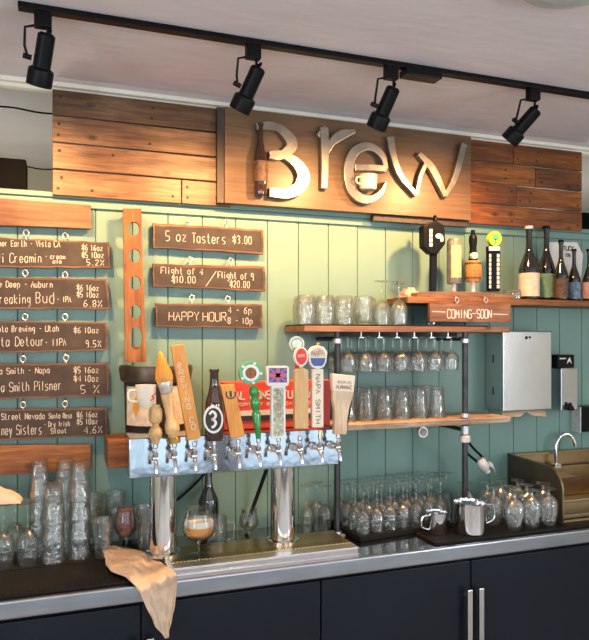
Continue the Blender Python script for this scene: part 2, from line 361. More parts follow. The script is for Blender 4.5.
def text(bm, s, u0, v0, u1, hpx, Y, wpx=1.0, jit=.0, v1=None, y1=None, sp=1.25):
    """one line of lettering standing on the plane y=Y, baseline from pixel (u0,v0) to u1; hpx = capital height in pixels"""
    a = at(u0, v0, Y); bq = at(u1, v1 if v1 is not None else v0, Y); bx = bq.x
    dz = (bq.z - a.z) if v1 is not None else 0
    adv = []; x = 0
    for ch in s:
        adv.append(x); x += {' ': 3, 'i': 2.6, 'l': 2.4, '1': 2.6, '.': 2.6, 'I': 4.2}.get(ch, 4) + sp
    k = (bx - a.x) / max(x - sp, 1); h = hpx * mpp(u0, Y) / 6
    for ch, x in zip(s, adv):
        if ch == ' ': continue
        for st in G[ch].split():
            p = [(int(st[i]), int(st[i + 1]) - 2) for i in range(0, len(st), 2)]
            q = [(a.x + (x + px + (ch in 'il1.' and -.4 or 0)) * k + random.uniform(-jit, jit) * k, a.z + (x + px) * k / max(bx - a.x, 1e-6) * dz + pz * h + random.uniform(-jit, jit) * h) for px, pz in p]
            if len(q) > 2:
                q3 = smoothpts([(m[0], 0, m[1]) for m in q], 3) if len(q) > 5 else [Vector((m[0], 0, m[1])) for m in q]
                q = [(m.x, m.z) for m in q3]
            ribbon(bm, q, wpx * mpp(u0, Y), Y, Y if y1 is None else y1)
    return bm
def vtext(bm, s, u, v0, v1, wpx, Y, lw=.8):
    """letters turned a quarter clockwise, reading down from v0 to v1, wpx tall across"""
    n = len(s); a = at(u, v0, Y); z1 = at(u, v1, Y).z; step = (z1 - a.z) / n; h = wpx * mpp(u, Y) / 6
    for i, ch in enumerate(s):
        if ch == ' ': continue
        for st in G[ch].split():
            q = [(a.x + (int(st[j + 1]) - 5) * h, a.z + step * (i + .12 + int(st[j]) / 4 * .75)) for j in range(0, len(st), 2)]
            ribbon(bm, q, lw * mpp(u, Y), Y, Y)
    return bm

# ------------------------------------------------------------------ the room
CEIL, CT, TRAY = 2.82, .92, .96
CAPZ = 2.35
bm = NB()                              # tongue-and-groove boards of the bar wall
xs = []; x = -2.4
pitch = .150
while x < 4.4: xs.append(x); x += pitch
for x in xs:
    g = .0028
    for q in ((x + g, x + pitch - g),):
        v = [bm.verts.new(p) for p in ((q[0], -.003, 0), (q[1], -.003, 0), (q[1], -.003, CAPZ), (q[0], -.003, CAPZ), (q[0] - g, .004, 0), (q[1] + g, .004, 0), (q[1] + g, .004, CAPZ), (q[0] - g, .004, CAPZ))]
        for f in ((0, 1, 2, 3), (4, 0, 3, 7), (1, 5, 6, 2)): bm.faces.new([v[i] for i in f])
box(bm, (-2.4, .005, 0), (4.4, .12, CAPZ))
obj('wall_bar', bm, 'wall', kind='structure')
obj('trim_1', box(box(NB(), (-2.4, -.03, CAPZ), (4.4, .15, CAPZ + .022)), (-2.4, -.018, CAPZ - .035), (4.4, -.004, CAPZ)), 'wall', kind='structure', bevel=.004)
obj('wall_rear', B((-2.5, 1.5, 0), (4.5, 1.6, CEIL)), 'beige', kind='structure')
obj('ceiling', B((-2.5, -5.7, CEIL), (4.5, 1.6, CEIL + .1)), 'ceiling', kind='structure')
bm = NB()
box(bm, (-2.5, -.010, 2.785), (4.5, .03, CEIL)); box(bm, (-2.5, -.035, 2.80), (4.5, .0, CEIL))
obj('trim_2', bm, 'white', kind='structure', bevel=.006)
obj('floor', B((-2.5, -5.7, -.1), (4.5, 1.6, 0)), 'floor', kind='structure')
bm = NB()
box(bm, (-2.6, -5.7, 0), (-2.5, -4.15, CEIL)); box(bm, (-2.6, -2.45, 0), (-2.5, 1.6, CEIL)); box(bm, (-2.6, -4.15, 0), (-2.5, -2.45, .65)); box(bm, (-2.6, -4.15, 2.45), (-2.5, -2.45, CEIL))
obj('wall_left', bm, 'beige', kind='structure')
bm = NB()
box(bm, (4.4, -5.7, 0), (4.5, -5.55, CEIL)); box(bm, (4.4, -3.95, 0), (4.5, 1.6, CEIL)); box(bm, (4.4, -5.55, 0), (4.5, -3.95, .65)); box(bm, (4.4, -5.55, 2.45), (4.5, -3.95, CEIL))
obj('wall_right', bm, 'beige', kind='structure')
bm = NB()
edges = [-2.5] + [x for p in WIN for x in p] + [4.5]
for a, b in zip(edges[0::2], edges[1::2]): box(bm, (a, -5.7, 0), (b, -5.6, CEIL))
for a, b in WIN: box(bm, (a, -5.7, 0), (b, -5.6, .18)); box(bm, (a, -5.7, 2.52), (b, -5.6, CEIL))
obj('wall_back', bm, 'backwall', kind='structure')
def window(n, a, b, z0, z1, side=None):
    r = thing('window_%d' % n, None, None, ((a + b) / 2, -5.65, z0) if side is None else (side, (a + b) / 2, z0)); tag(r, kind='structure')
    bm = NB(); t = .045
    def bar(p0, p1, q0, q1):
        if side is None: box(bm, (p0, -5.68, q0), (p1, -5.62, q1))
        else: box(bm, (side - .03, p0, q0), (side + .03, p1, q1))
    bar(a, a + t, z0, z1); bar(b - t, b, z0, z1); bar(a + t, b - t, z0, z0 + t); bar(a + t, b - t, z1 - t, z1); bar((a + b) / 2 - t / 2, (a + b) / 2 + t / 2, z0 + t, z1 - t)
    obj('window_frame', bm, 'black', r)
    obj('pane', B((a + t, -5.654, z0 + t), (b - t, -5.648, z1 - t)) if side is None else B((side - .003, a + t, z0 + t), (side + .003, b - t, z1 - t)), 'pane', r)
for i, (a, b) in enumerate(WIN): window(i + 1, a, b, .18, 2.52)
window(4, -5.55, -3.95, .65, 2.45, side=4.45); window(5, -4.15, -2.45, .65, 2.45, side=-2.55)

# ------------------------------------------------------------------ counter and cabinets
FY = -.53
r = thing('bar_countertop', 'long stainless steel back bar countertop with polished front edge', 'countertop', (1.3, -.27, .86))
obj('worktop', B((-2.0, FY + .004, .90), (4.2, -.004, CT)), 'counter', r)
bm = NB(); box(bm, (-2.0, FY - .004, .862), (4.2, FY + .02, CT + .001))
obj('front_edge', bm, 'edge', r, bevel=.006)
def door(parent, u0, u1, hx, bottom=.1):
    x0, x1 = u0, u1
    d = obj('door', B((x0 + .003, -.515, bottom), (x1 - .003, -.495, .845)), 'navy', parent, bevel=.002)
    if hx is not None:
        zt = .738
        bm = NB(); box(bm, (hx - .012, -.552, zt - .36), (hx + .012, -.540, zt)); box(bm, (hx - .008, -.541, zt - .05), (hx + .008, -.514, zt - .03)); box(bm, (hx - .008, -.541, zt - .33), (hx + .008, -.514, zt - .31))
        obj('handle', bm, 'steel', d, bevel=.002)
X141, X321, X471 = at(141, 620, -.515).x, at(321, 610, -.515).x, at(471, 600, -.515).x
def cabinet(x0, x1, xm, label):
    r = thing('base_cabinet', label, 'cabinet', ((x0 + x1) / 2, -.25, 0), 'navy back bar cabinets')
    bm = NB(); box(bm, (x0 + .002, -.494, .1), (x1 - .002, -.01, .859)); box(bm, (x0 + .002, -.44, 0), (x1 - .002, -.02, .1))
    obj('body', bm, 'navy', r)
    door(r, x0, xm, xm - .028); door(r, xm, x1, xm + .028)
    return r
wd = X321 - X141
cabinet(X141 - wd, X321, X141, 'navy cabinet under the tan towel, left of the other cabinet')
cabinet(X321, X471 + wd, X471, 'navy cabinet with two long steel bar handles in view, below the jugs')

# ------------------------------------------------------------------ sign
sg = thing('wall_sign', 'long plank sign spelling brew in metal letters above the bar', 'sign', (1.32, -.05, 2.35))
x0, x1, xc0, xc1 = -.02, 2.658, at(222, 108, -.085).x, at(471, 222, -.085).x
def planks(a, b, rows, matn, cuts):
    z0, z1 = 2.352, 2.782; h = (z1 - z0) / rows
    for i in range(rows):
        e = [a] + cuts.get(i, []) + [b]
        for p, q in zip(e, e[1:]):
            d = random.uniform(0, .004)
            pl_ = obj('plank', B((p + .0015, -.05 - d, z0 + i * h + .003), (q - .0015, -.028, z0 + (i + 1) * h - .003)), matn, sg, bevel=.003)
            for nx in (p + .03, (p + q) / 2 + random.uniform(-.15, .15), q - .03):
                for nz in random.sample((.28, .70), random.choice((1, 1, 2))): obj('nail', lathe(NB(), [(0, .0012), (random.uniform(.003, .0065), .0012), (.0066, 0)], (nx + random.uniform(-.008, .008), -.05 - d, z0 + (i + nz) * h), 8, ax=(0, -1, 0)), 'ink', pl_)
planks(x0, xc0 + .05, 4, 'plankl', {0: [x0 + .52]})
planks(xc1 - .05, x1, 4, 'plankd', {1: [xc1 + .30], 2: [xc1 + .42], 3: [xc1 + .28]})
obj('plank', B((at(372, 215, -.05).x, -.065, 2.335), (xc1, -.032, 2.362)), 'boardedge', sg)
ctr = obj('centre_board', B((xc0 + .012, -.086, 2.364), (xc1, -.05, 2.779)), 'board', sg, bevel=.002)
obj('board_edge', B((xc0 - .02, -.08, 2.364), (xc0 + .011, -.03, 2.776)), 'boardedge', sg)
YL = -.115
ly_ = 0
def stroke(pts, ws, f=lambda p: p):
    p, w2 = smooth2([f(q) for q in pts], ws)
    w2 = [q * mpp(300, YL) for q in w2]
    return pxo(p, YL), w2
fz = lambda sc, ox, oy: (lambda p: (p[0] / sc + ox, p[1] / sc + oy))
f2 = fz(2.677, 180, 80); f3 = fz(2.818, 380, 60)
bm = NB()
for pts, ws in (([(205, 124), (238, 122), (268, 130), (294, 155), (300, 176), (284, 194), (262, 203), (240, 200)], [6, 8, 8, 11, 11, 9, 8, 7]),
                ([(240, 200), (272, 198), (312, 222), (331, 256), (318, 288), (286, 303), (240, 300)], [6, 7, 10, 13, 12, 10, 9])):
    p, w2 = stroke(pts, ws, f2); ribbon(bm, p, w2, YL - .0012 * ((ly_ := ly_ + 1) % 4), -.086 - .0004 * (ly_ % 4))
obj('letter', bm, 'galv', sg, bevel=.003)
bm = NB()
for pts, ws in (([(386, 126), (388, 175), (388, 230), (386, 291)], [9, 9, 8, 7]), ([(371, 149), (380, 140), (390, 122)], [5, 6, 3]), ([(392, 196), (408, 166), (434, 146), (470, 136)], [5, 8, 10, 4])):
    p, w2 = stroke(pts, ws, f2); ribbon(bm, p, w2, YL - .0012 * ((ly_ := ly_ + 1) % 4), -.086 - .0004 * (ly_ % 4))
obj('letter', bm, 'galv', sg, bevel=.003)
bm = NB()
for pts, ws in (([(552, 240), (544, 205), (520, 182), (492, 178), (464, 196), (452, 240), (460, 290), (484, 316), (514, 318), (540, 300), (552, 272)], [5, 7, 8, 9, 10, 11, 11, 10, 8, 6, 3]), ([(468, 234), (510, 234), (553, 238)], [7, 7, 7])):
    p, w2 = stroke(pts, ws, f2); ribbon(bm, p, w2, YL - .0012 * ((ly_ := ly_ + 1) % 4), -.086 - .0004 * (ly_ % 4))
obj('letter', bm, 'galv', sg, bevel=.003)
bm = NB()
for pts, ws in (([(30, 215), (38, 262), (58, 322), (104, 380)], [9, 8, 7, 5]), ([(104, 380), (114, 330), (132, 288)], [4, 5, 6]), ([(110, 262), (150, 308), (186, 384)], [5, 9, 6]), ([(184, 384), (212, 330), (238, 236)], [5, 7, 8])):
    p, w2 = stroke(pts, ws, f3); ribbon(bm, p, w2, YL - .0012 * ((ly_ := ly_ + 1) % 4), -.086 - .0004 * (ly_ % 4))
obj('letter', bm, 'galv', sg, bevel=.003)
q = at(260.4, 195, -.11); h = at(260.4, 123, -.11).z - q.z
def bottle_prof(h, r, rn, sh=.5, nk=.68):
    return [(0, 0), (r * .9, 0), (r, .012 * h / .3), (r, h * sh), (r * .92, h * (sh + .05)), (rn * 1.35, h * nk), (rn, h * (nk + .08)), (rn, h * .955), (rn * 1.25, h * .958), (rn * 1.25, h * .995), (0, h)]
bt = obj('bottle', lathe(NB(), bottle_prof(h, .030, .012), q, 18), 'brownglass', sg, smooth=True, label='brown bottle standing in for the stem of the first letter')
obj('bottle_label', lathe(NB(), [(.0307, h * .18), (.0307, h * .46)], q, 18), 'labelbrown', bt, smooth=True)
q = at(368, 190, -.12)
cp = lathe(NB(), [(0, 0), (.034, 0), (.040, .006), (.043, .068), (.040, .068), (.037, .01), (0, .01)], q, 20)
tube(cp, smoothpts([q + Vector((-.040, -.01, .055)), q + Vector((-.062, -.012, .05)), q + Vector((-.064, -.012, .03)), q + Vector((-.040, -.01, .02))], 4), .0045, 6)
obj('cup', cp, 'cream', sg, smooth=True, label='small cream cup inside the third letter')

# ------------------------------------------------------------------ track lighting
TY = -.655
tr = thing('lighting_track', 'long black lighting track on the ceiling carrying four spotlights', 'light track', (1.2, TY, 2.80))
obj('rail', B((at(18, 6, TY).x, TY - .017, 2.80), (2.75, TY + .017, 2.819)), 'black', tr, bevel=.002)
fx = at(418, 72, TY).x
obj('power_feed', B((fx - .066, TY - .03, 2.772), (fx + .09, TY + .03, 2.80)), 'black', tr, bevel=.004)
LAMPS = [((43, 22), (47, 36), (38, 78), 'leftmost black track spotlight, hanging over the left plank wall'),
         ((253, 53), (259, 70), (245, 104), 'black track spotlight tilted in front of the left end of the letters'),
         ((391, 73), (394, 90), (386, 122), 'black track spotlight beside the power feed box on the track'),
         ((533, 96), (537, 112), (524, 135), 'black track spotlight nearest the right end of the sign')]
for (au, av), (tu, tv), (bu, bv), lab in LAMPS:
    ax = at(au, av, TY).x
    t = thing('track_spotlight', lab, 'spotlight', (ax, TY, 2.75), 'black spotlights on the ceiling track')
    obj('adapter', B((ax - .026, TY - .016, 2.752), (ax + .026, TY + .016, 2.7995)), 'black', t, bevel=.003)
    top = at(tu, tv - 3, TY + .0); d0 = at(bu, bv, TY + .0) - top
    L0 = .165
    dz = d0.z; dx = d0.x
    dy = math.sqrt(max(L0 ** 2 - dx * dx - dz * dz, .0036))
    dirv = Vector((dx, dy, dz)).normalized()
    hd = lathe(NB(), [(0, 0), (.018, 0), (.027, .007), (.0275, .105), (.038, .111), (.040, .118), (.040, .162), (.035, .162), (.032, .12), (0, .118)], top, 24, ax=dirv)
    hh = obj('lamp_head', hd, 'black', t, smooth=True)
    mid = top + dirv * .085
    side = Vector((-1, 0, 0)); side = (side - dirv * side.dot(dirv)).normalized()
    k = mid + side * .045
    bm = NB(); tube(bm, [(ax - .018, TY, 2.758), (k.x - .006, TY, 2.748), (k.x - .008, TY * .6 + k.y * .4, k.z + .025), k], .0045, 6)
    tube(bm, [k - side * .012, k + side * .014], .009, 8)
    obj('yoke', bm, 'black', t, smooth=True)
    bm = NB(); tube(bm, smoothpts([(ax + .012, TY, 2.756), (ax + .018, TY + .012, 2.735), top + Vector((.01, .01, .018)), top + dirv * .004], 4), .005, 6)
    obj('lead', bm, 'black', t, smooth=True)
    l = bpy.data.lights.new('spot', 'SPOT'); l.energy = 80; l.color = WARM; l.spot_size = math.radians(150); l.spot_blend = 1; l.shadow_soft_size = .03
    lo = bpy.data.objects.new('spot_bulb', l); COL.objects.link(lo); lo.location = top + dirv * .176
    aim = Vector((-.20, .50, -.85))
    lo.rotation_euler = aim.to_track_quat('-Z', 'Y').to_euler()
CLX = atz(580, -25, 2.80)
cl = thing('ceiling_light', 'round frosted ceiling light at the top right corner of the picture', 'ceiling light', (CLX.x, CLX.y, 2.75))
obj('shade', lathe(NB(), [(0, -.06), (.10, -.055), (.16, -.035), (.19, -.004), (.19, 0), (0, 0)], (CLX.x, CLX.y, 2.819), 32), 'shade', cl, smooth=True)

# ------------------------------------------------------------------ things on top of the wall beside the sign
q0 = at(27, 190, .06)
bm = B((-.42, -.01, 2.373), (q0.x, .13, at(27, 160, .0).z))
obj('speaker_box', bm, 'mattblack', label='black box on top of the green wall left of the plank sign', cat='speaker', bevel=.006)
bm = NB(); tube(bm, smoothpts([(-.45, .16, 2.76), (-.3, .17, 2.752), (-.18, .17, 2.758), (-.06, .15, 2.742), (.10, .14, 2.75)], 6), .004, 6)
obj('cable', bm, 'black', label='black cable running along the top of the recess left of the sign', cat='cable')
bm = NB(); tube(bm, smoothpts([(-.17, .06, 2.48), (-.13, .08, 2.492), (-.06, .09, 2.487), (.06, .10, 2.50)], 6), .003, 6)
obj('cable', bm, 'black', label='thin cable leading from the black box behind the sign', cat='cable')
bm = B((2.70, .0, 2.373), (3.1, .14, 2.47))
obj('speaker_box', bm, 'mattblack', label='black box on top of the green wall right of the plank sign', cat='speaker', bevel=.006)
# ------------------------------------------------------------------ chalk boards
def hooks(bm, u, v, Y):
    c = at(u, v, Y); p = smoothpts([c + Vector((.010 * math.cos(a), 0, .012 * math.sin(a))) for a in [k * PI / 5 for k in range(11)]], 2)
    tube(bm, p, .0026, 6); tube(bm, [c + Vector((0, 0, -.03)), c + Vector((0, 0, -.012))], .003, 6); tube(bm, [c + Vector((0, .004, .012)), c + Vector((0, .02, .02))], .003, 6)
    return bm
YB = -.040
def chalkboard(corners, label, lines, hook, group, rim=2.0, extra=None):
    """corners: px TL, TR, BR, BL ; lines: (text, u0, v0, u1, h, v1)"""
    c = at(*corners[3], YB)
    t = thing('chalkboard', label, 'chalkboard', (c.x + .1, YB, c.z), group)
    pts = []
    TL, TR, BR, BL = [Vector(p) for p in corners]
    for a, b, n in ((TL, TR, 14), (TR, BR, 4), (BR, BL, 14), (BL, TL, 4)):
        for k in range(n):
            p = a.lerp(b, k / n); pts.append((p.x + random.uniform(-.5, .5), p.y + random.uniform(-.5, .5)))
    obj('slab', prism_px(NB(), pts, YB, .022), 'bark', t, bevel=.002)
    cx, cy = (TL.x + BR.x) / 2, (TL.y + BR.y) / 2
    ins = []
    hh = (BL.y - TL.y) / 2; ww = (TR.x - TL.x) / 2
    for p in pts: ins.append((cx + (p[0] - cx) * (1 - rim / ww), cy + (p[1] - cy) * (1 - rim / hh) + random.uniform(-.25, .25)))
    obj('writing_surface', prism_px(NB(), ins, YB - .0012, .0011), 'chalk', t)
    for s, u0, v0, u1, h, v1 in lines:
        tot = sum(adv_of(ch) for ch in s) - 1.25; x = 0; start = None
        for k, ch in enumerate(s + ' '):                 # each chalked word is a mark of its own
            if ch != ' ' and start is None: start, sx = k, x
            if ch == ' ' and start is not None:
                f0, f1 = sx / tot, (x - 1.25) / tot
                bm = text(NB(), s[start:k], u0 + (u1 - u0) * f0, v0 + (v1 - v0) * f0, u0 + (u1 - u0) * f1, h, YB - .0016, .6, .13, v0 + (v1 - v0) * f1)
                obj('chalk_lettering', bm, 'chalkmark', t); start = None
            x += adv_of(ch)
    for hu, hv in hook: obj('hook', hooks(NB(), hu, hv, YB + .006), 'zinc', t, smooth=True)
GB = 'beer chalkboards hanging in the left column'
chalkboard([(-14, 237), (109, 242.5), (110, 268), (-14, 267)], 'left column chalkboard topmost, reading Creamin with six and five dollar prices',
    [('Mother Earth - Vista CA', -11, 246, 60, 6, 247), ('Cali Creamin', -11, 262.5, 42, 9, 262.5), ('- cream', 45, 258.5, 65, 4.5, 259), ('ale', 53, 263.5, 62, 4, 263.5), ('$6 16oz', 82, 250, 103, 5.5, 251), ('$5 10oz', 82, 257.5, 104, 5.5, 258), ('5.2%', 87, 265, 104, 5.5, 265.5)], [(26, 233), (65, 236)], GB)
chalkboard([(-14, 277), (107, 279), (110, 309), (-14, 309)], 'left column chalkboard second from top, reading Breaking Bud',
    [('Three Deep - Auburn', -16, 287, 53, 6, 287.5), ('Breaking', -5, 303.5, 31, 9, 303.5), ('Bud', 36, 303, 55, 10.5, 303), ('- IPA', 57, 302, 71, 5.5, 302), ('$6 16oz', 77, 290, 99, 5.5, 291), ('$5 10oz', 77, 297, 99, 5.5, 297.5), ('6.8%', 84, 306.5, 102, 6.5, 307)], [(25, 273), (65, 275)], GB)
chalkboard([(-14, 321), (107, 322), (107, 350.5), (-14, 353)], 'left column chalkboard third from top, reading Detour at 9.5 percent',
    [('Uinta Brewing - Utah', -8, 332, 59, 6, 331.5), ('Uinta Detour', -13, 346.5, 45, 9, 345.5), ('- IIPA', 45, 346, 66, 7, 345.5), ('$6 10oz', 74, 333, 99, 5.5, 333), ('9.5%', 86, 347, 101, 6.5, 347)], [(25, 317), (65, 317)], GB)
chalkboard([(-14, 364), (108, 363), (109, 396), (-14, 399.5)], 'left column chalkboard fourth from top, reading Smith Pilsner',
    [('Napa Smith - Napa', -12, 374.5, 50, 6, 373), ('Napa Smith Pilsner', -12, 392.5, 62, 9, 389.5), ('$5 16oz', 74, 373, 99, 6, 373), ('$4 10oz', 74, 381.5, 99, 6, 381.5), ('5 %', 81, 393.5, 99, 8, 393)], [(23, 359), (66, 358)], GB)
chalkboard([(-14, 410), (107, 408), (107, 436), (-14, 441)], 'left column chalkboard lowest, reading Sisters Dry Irish Stout',
    [('Wood Street Nevada', -15, 420, 45, 6, 419), ('Santa Rosa', 49, 418.5, 72, 5, 418), ('Journey Sisters', -14, 435.5, 42, 9.5, 434), ('- Dry Irish', 44, 427, 70, 5, 426), ('Stout', 51, 433.5, 67, 5, 433), ('$6 16oz', 77, 417.5, 98, 5.5, 417), ('$5 10oz', 77, 424.5, 98, 5.5, 424), ('4.6%', 84, 433.5, 102, 7, 433)], [(23, 405), (65, 404)], GB)
GM = 'price chalkboards beside the holed plank'
chalkboard([(153, 223), (263, 230), (263, 254), (153, 247.5)], 'chalkboard reading 5 oz Tasters beside the holed plank',
    [('5 oz', 166, 240.5, 187, 9.5, 241.5), ('Tasters', 192, 242.5, 226, 9.5, 244), ('$3.00', 233, 243, 252, 7.5, 244)], [(190, 220), (227, 222)], GM)
chalkboard([(153, 264), (265, 266.5), (265, 291.5), (153, 286)], 'chalkboard reading Flight of 4 and Flight of 9, middle of the three',
    [('Flight of 4', 161, 273.5, 203, 6.5, 275), ('$10.00', 172, 282.5, 196, 6.5, 283), ('/', 206, 284, 216, 13, 284), ('Flight of 9', 218, 278, 254, 6.5, 280), ('$20.00', 230, 287, 250, 6.5, 288)], [(190, 260), (231, 261)], GM)
chalkboard([(156, 303.3), (262, 304.5), (262, 328.4), (156, 327)], 'chalkboard reading HAPPY HOUR with its hours',
    [('HAPPY', 169, 320.5, 199, 8.5, 320.5), ('HOUR', 203, 321, 226, 8.5, 321), ('4 - 6p', 228, 313, 252, 6, 313.5), ('8 - 10p', 228, 323.5, 253, 6, 324)], [(192, 298), (228, 299)], GM)
# plain boards of the left column
pts = [(-14, 197), (91, 205), (91.5, 229), (60, 227.5), (-14, 225)]
obj('wooden_board', prism_px(NB(), pts, -.045, .028), 'shelfwood', label='plain glossy brown wooden board above the left column of chalkboards', cat='board', bevel=.003)
obj('wooden_board', prism_px(NB(), [(-14, 446), (91, 445), (91, 470), (-14, 476)], -.045, .03), 'orangewoodx', label='orange wooden board low on the wall behind the stacked pint glasses', cat='board', bevel=.003)

# plank with holes
YP = -.075
bm = NB()
outline = [(123, 209), (141, 209), (146, 362), (125, 362)]
holes = [(133.5, 229, 5.8, 7), (134.5, 256, 5.8, 7), (135, 283, 5.8, 7), (135.5, 312, 5.8, 7), (136, 338, 6.2, 12), (136.5, 366, 6, 8)]
def plate_with_holes(name, outline, holes, Y, t, m, parent=None, **kw):
    cu = bpy.data.curves.new(name, 'CURVE'); cu.dimensions = '2D'; cu.fill_mode = 'BOTH'; cu.extrude = t / 2
    for pl in [outline] + [ell(*h, 20) for h in holes]:
        sp = cu.splines.new('POLY'); sp.points.add(len(pl) - 1); sp.use_cyclic_u = True
        for k, (u, v) in enumerate(pl):
            q = at(u, v, Y); sp.points[k].co = (q.x, q.z, 0, 1)
    to = bpy.data.objects.new('outline', cu); COL.objects.link(to)
    dg = bpy.context.evaluated_depsgraph_get(); me = bpy.data.meshes.new_from_object(to.evaluated_get(dg))
    bpy.data.objects.remove(to)
    bm = NB(); bm.from_mesh(me)
    for v in bm.verts: v.co = Vector((v.co.x, Y - v.co.z, v.co.y))
    bmesh.ops.remove_doubles(bm, verts=bm.verts, dist=1e-5)
    return obj(name, bm, m, parent, **kw)
hp = plate_with_holes('holed_plank', [(123, 209), (141, 209), (146, 362), (125, 362)], holes[:5], YP, .02, 'orangewood', label='upright brown plank with round holes mounted on the green wall', cat='plank')
bm = NB()
for v in (214, 350): q = at(134, v, -.035); box(bm, (q.x - .02, -.066, q.z - .012), (q.x + .02, -.001, q.z + .012))
obj('standoff', bm, 'orangewood', hp)

# ------------------------------------------------------------------ ledge and drum behind the taps
lz = at(115, 441, -.22).z
obj('wooden_ledge', B((.185, -.20, lz - .11), (.62, -.004, lz)), 'orangewoodx', label='brown wooden ledge on the wall behind the left end of the taps', cat='shelf', bevel=.003)
qd = Vector((.385, -.105, lz)); q1 = at(155, 365, -.10); hd = q1.z - lz
dr = thing('ice_bucket', 'black round crock with a cream flame label behind the tap handles', 'bucket', qd)
R0 = (at(190, 400, -.12).x - at(119, 400, -.12).x) / 2 * .90
obj('body', lathe(NB(), [(0, 0), (R0 * .93, 0), (R0 * .95, .01), (R0, hd * .78), (R0 * .97, hd * .78), (R0 * .9, .02), (0, .02)], qd, 36), 'drum', dr, smooth=True)
obj('rim', lathe(NB(), [(R0 * 1.0, hd * .76), (R0 * 1.1, hd * .79), (R0 * 1.16, hd * .95), (R0 * 1.13, hd), (R0 * 1.05, hd * .985), (R0 * .98, hd * .8)], qd, 36), 'pitcher', dr, smooth=True)
def arc_sheet(bm, c, r, a0, a1, z0, z1, n=10):
    p = []
    for k in range(n + 1):
        a = a0 + (a1 - a0) * k / n
        p.append([bm.verts.new((c[0] + r * math.cos(a), c[1] + r * math.sin(a), c[2] + z)) for z in (z0, z1)])
    for a, b in zip(p, p[1:]): bm.faces.new((a[0], b[0], b[1], a[1]))
    return bm
lb = obj('paper_label', arc_sheet(NB(), qd, R0 * 1.003, math.radians(200), math.radians(262), hd * .18, hd * .72), 'label', dr)
bm = NB()
a0 = math.radians(225)
def on_drum(a, z): return Vector((qd.x + R0 * 1.006 * math.cos(a), qd.y + R0 * 1.006 * math.sin(a), qd.z + z))
fl = [bm.verts.new(on_drum(a0 + da, hd * z)) for da, z in ((-.12, .42), (0, .30), (.13, .42), (.02, .60), (-.03, .56))]
bm.faces.new(fl)
obj('flame_mark', bm, 'orangepaint', lb)
obj('paper_label', arc_sheet(NB(), qd, R0 * 1.003, math.radians(285), math.radians(335), hd * .18, hd * .72), 'label', dr)

# ------------------------------------------------------------------ draft tower
BY, BZ0, BZ1 = -.43, 1.271, 1.417
bx0, bx1 = at(129, 460, BY).x, at(339, 450, BY).x
tw = thing('draft_tower', 'chrome draft beer tower with ten taps on two columns', 'beer tower', (.65, -.34, TRAY))
obj('beam', B((bx0, BY, BZ0), (bx1, BY + .16, BZ1)), 'beamsteel', tw, bevel=.004)
for u in (163, 282.5):
    q = atz(u, 551 if u < 200 else 540, TRAY); cx = q.x; cy = -.335
    cx = at(u, 500, cy).x
    cq = obj('column', lathe(NB(), [(.051, .0), (.051, BZ0 - TRAY + .003)], (cx, cy, TRAY), 32), 'chrome', tw, smooth=True)
    obj('base_flange', lathe(NB(), [(.051, 0), (.066, 0), (.066, .008), (.052, .012)], (cx, cy, TRAY), 32), 'chrome', cq, smooth=True)
FU = [155.5, 174.5, 194.5, 214.3, 238, 258.5, 278.5, 300, 320, 338]
FZ = 1.352; HY = -.500
HB = []
for u in FU:
    x = at(u, 452, HY).x
    f = obj('faucet', lathe(NB(), [(0, 0), (.017, 0), (.017, .005), (.010, .010), (.009, .030), (.013, .034), (.013, .046), (.009, .050), (.009, .074), (0, .076)], (x, BY, FZ), 16, ax=(0, -1, 0)), 'chrome', tw, smooth=True)
    bm = NB(); tube(bm, smoothpts([(x, BY - .050, FZ), (x, BY - .078, FZ - .012), (x, BY - .092, FZ - .030), (x, BY - .096, FZ - .048)], 4), [.008] * 7 + [.0068] * 6, 10)
    obj('spout', bm, 'chrome', f, smooth=True)
    bm = lathe(NB(), [(0, 0), (.008, 0), (.011, .012), (.007, .018), (.005, .030), (.009, .034), (.009, .048), (0, .050)], (x, HY, FZ + .004), 12)
    obj('lever_collar', bm, 'steel', f, smooth=True)
    HB.append(Vector((x, HY, FZ + .054)))
GH = 'tap handles on the draft tower'
def handle(i, label): return thing('tap_pull', label, 'tap handle', HB[i], GH)
def lathe_px(prof, i_or_q, n=18):
    """profile of (radius px, v px) about a vertical axis"""
    q = i_or_q; k = mpp(200, q.y)
    return lathe(NB(), [(r * k, at(0, v, q.y).z - q.z if False else (prof[0][1] - v) * k) for r, v in prof], q, n)
# 1 cup handle
h = handle(0, 'tap handle of turned wood topped by a white espresso mug')
q = HB[0]; k = mpp(155, HY)
obj('grip', lathe_px([(0, 438), (3.6, 438), (4, 435), (6.2, 432), (6.8, 427.5), (6, 424), (3.6, 421), (3.4, 419), (6.2, 416), (6.8, 410), (6.4, 405), (4.5, 402), (4.4, 400), (0, 400)], q), 'handlewood', h, smooth=True)
qm = q + Vector((-9.5 * k, 0, 37 * k)); R = 9.5 * k
bm = lathe(NB(), [(0, 0), (R * .62, 0), (R * .8, R * .2), (R * 1.0, R * 1.0), (R * 1.08, R * 2.3), (R * 1.0, R * 2.3), (R * .9, R * .9), (0, R * .3)], qm, 24)
mg = obj('mug', bm, 'cream', h, smooth=True)
bm = NB(); tube(bm, smoothpts([qm + Vector((-R * .98, -.004, R * 1.75)), qm + Vector((-R * 1.7, -.004, R * 1.7)), qm + Vector((-R * 1.75, -.004, R * .8)), qm + Vector((-R * .9, -.004, R * .55))], 5), R * .13, 8)
obj('mug_handle', bm, 'cream', mg, smooth=True)
bm = NB(); sw = []
for kk in range(16):
    t = kk / 15; a = math.radians(-70 + 50 * t + 14 * math.sin(t * 9)); z = R * (.75 + .9 * t)
    sw.append(Vector((qm.x + R * 1.06 * math.cos(a), qm.y + R * 1.06 * math.sin(a), qm.z + z)))
